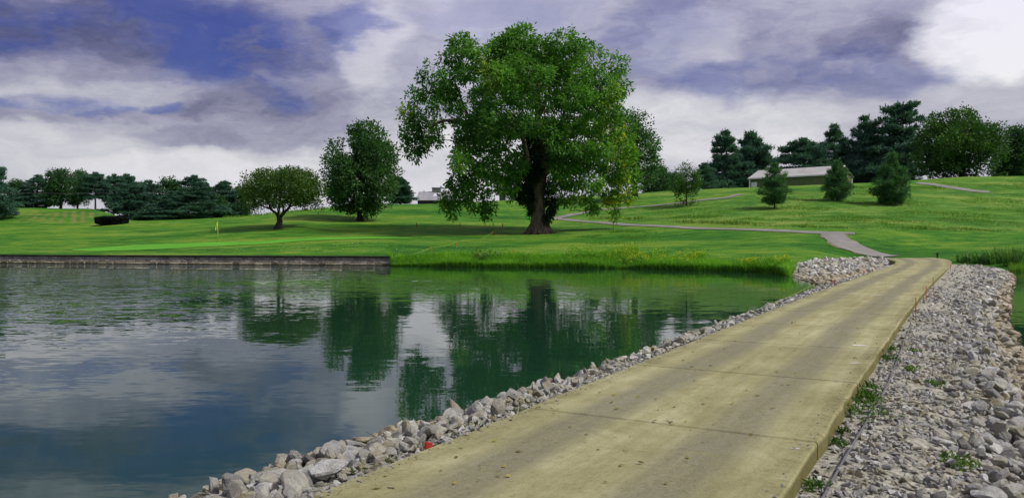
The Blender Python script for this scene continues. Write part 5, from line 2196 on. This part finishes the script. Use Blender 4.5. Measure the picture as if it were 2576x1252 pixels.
def shore_bush():
    b = ground(1218, 664)
    k = np.random.default_rng(65)
    blobs = [(np.array([k.normal() * .45, k.normal() * .3, .45 + k.random() * .55]), np.array([.42, .42, .34]), .1) for _ in range(9)]
    V, F, T = foliage(blobs, 66, 22, 5, .16, .09, .14, 0, .7, 1.5, .4, .6)
    T = np.clip(T + .35, 0, 1)
    root = empty('shore_bush', b)
    tag(root, 'small leafy round bush standing in the shore grass', 'bush')
    link('foliage', mesh('foliage', V, F, M['leaf_young'], False, {'tint': T}), root)
    mb = MB()
    for (c, r, t) in blobs:
        mb.tube([(0, 0, -.1), c * .6, c], [.02, .014, .006], 4, False)
    link('stem', mb.mesh('stem', M['bark_dark']), root)


shore_bush()


def weeds():
    k = np.random.default_rng(67)
    spots = [(2125, 1050, .10, 1.0, .75), (2112, 1010, .15, .5, .6), (2200, 912, .12, .6, .6), (2215, 890, .3, .4, .7), (2180, 1015, .55, .5, .7), (2160, 1010, .4, .45, .6), (2075, 1130, .12, .3, .5),
             (2000, 1238, .10, .3, .55), (2300, 893, .9, .25, .9), (2350, 965, 1.4, .3, .8), (2405, 1150, 1.4, .45, .85), (2290, 938, .6, .3, .9), (2150, 985, .1, .4, .6), (2090, 1100, .1, .25, .3)]
    Cs, As, Ts = [], [], []
    for (px, py, o, sz, tn) in spots:
        p = at_z(px, py, .45)[:2]
        s = float(p @ PD)
        of = max(.06, float((p - rp([s])[0]) @ PN))
        q = bank_pt(1, np.array([s]), np.array([of]))[0]
        n = int(420 * sz)
        c = q + np.stack([k.normal(size=n) * .16 * sz, k.normal(size=n) * .22 * sz, np.abs(k.normal(size=n)) * .08 * sz + .01], 1)
        off = (c[:, :2] - rp(c[:, :2] @ PD)) @ PN
        c = c[off > .03]
        Cs.append(c)
        As.append(unit(k.normal(size=c.shape) + np.array([0, 0, .8])))
        Ts.append(np.clip(tn - .2 + k.normal(0, .15, len(c)), 0, 1))
    # tiny growth between the left stones
    a = 3 + 26 * k.random(60)
    q = bank_pt(-1, a, k.uniform(.06, .5, 60))
    c = np.repeat(q, 12, 0) + k.normal(size=(720, 3)) * np.array([.05, .05, .02]) + np.array([0, 0, .03])
    Cs.append(c)
    As.append(unit(k.normal(size=c.shape) + np.array([0, 0, .6])))
    Ts.append(np.clip(k.normal(.15, .15, 720), 0, 1))
    C, A, T = np.concatenate(Cs), np.concatenate(As), np.concatenate(Ts)
    V, F = leaf_quads(C, A, k.uniform(.03, .065, len(C)), k.uniform(.012, .024, len(C)), k)
    o = link('ground_weeds', mesh('ground_weeds', V, F, M['weed'], False, {'tint': np.repeat(T, 4)}))
    tag(o, 'low green weeds growing between the stones beside the path', 'weeds', kind='stuff')
    # dry straw by the near right slab edge
    n = 420
    s = k.normal(5.0, .35, n)
    of = np.abs(k.normal(.22, .16, n)) + .05
    q = bank_pt(1, s, of) + np.array([0, 0, .05])
    A = unit(k.normal(size=q.shape) * np.array([1, 1, .25]))
    V, F = leaf_quads(q, A, k.uniform(.08, .2, n), .007, k)
    o = link('dry_straw', mesh('dry_straw', V, F, M['dead_leaf'], False, {'tint': np.repeat(k.uniform(.4, 1, n), 4)}))
    tag(o, 'dry straw lying in the gravel at the near right slab edge', 'straw', kind='stuff')
    # fallen leaves on the slabs
    n = 300
    s = 3.5 + 32 * k.random(n) ** 1.6
    u = k.random(n)
    L_, R_ = lp(s), rp(s)
    q = L_ + (R_ - L_) * (.03 + .94 * u)[:, None]
    C = np.c_[q, np.full(n, ZP + .008)]
    A = unit(k.normal(size=C.shape) * np.array([1, 1, .10]))
    B = unit(np.cross(A, np.array([0, 0, 1.0]) + k.normal(size=A.shape) * .25))
    Ln, W = (.02 + .06 * k.random(n) ** 2.5)[:, None], k.uniform(.008, .022, n)[:, None]
    V = np.stack([C, C + A * Ln * .5 + B * W, C + A * Ln + np.array([0, 0, .008]), C + A * Ln * .5 - B * W + np.array([0, 0, .006])], 1).reshape(-1, 3)
    V[:, 2] = np.maximum(V[:, 2], ZP + .004)
    o = link('fallen_leaves', mesh('fallen_leaves', V, np.arange(n * 4).reshape(-1, 4), M['dead_leaf'], False, {'tint': np.repeat(k.random(n), 4)}))
    tag(o, 'small yellow and brown leaves scattered on the concrete path', 'leaves', kind='stuff')


weeds()
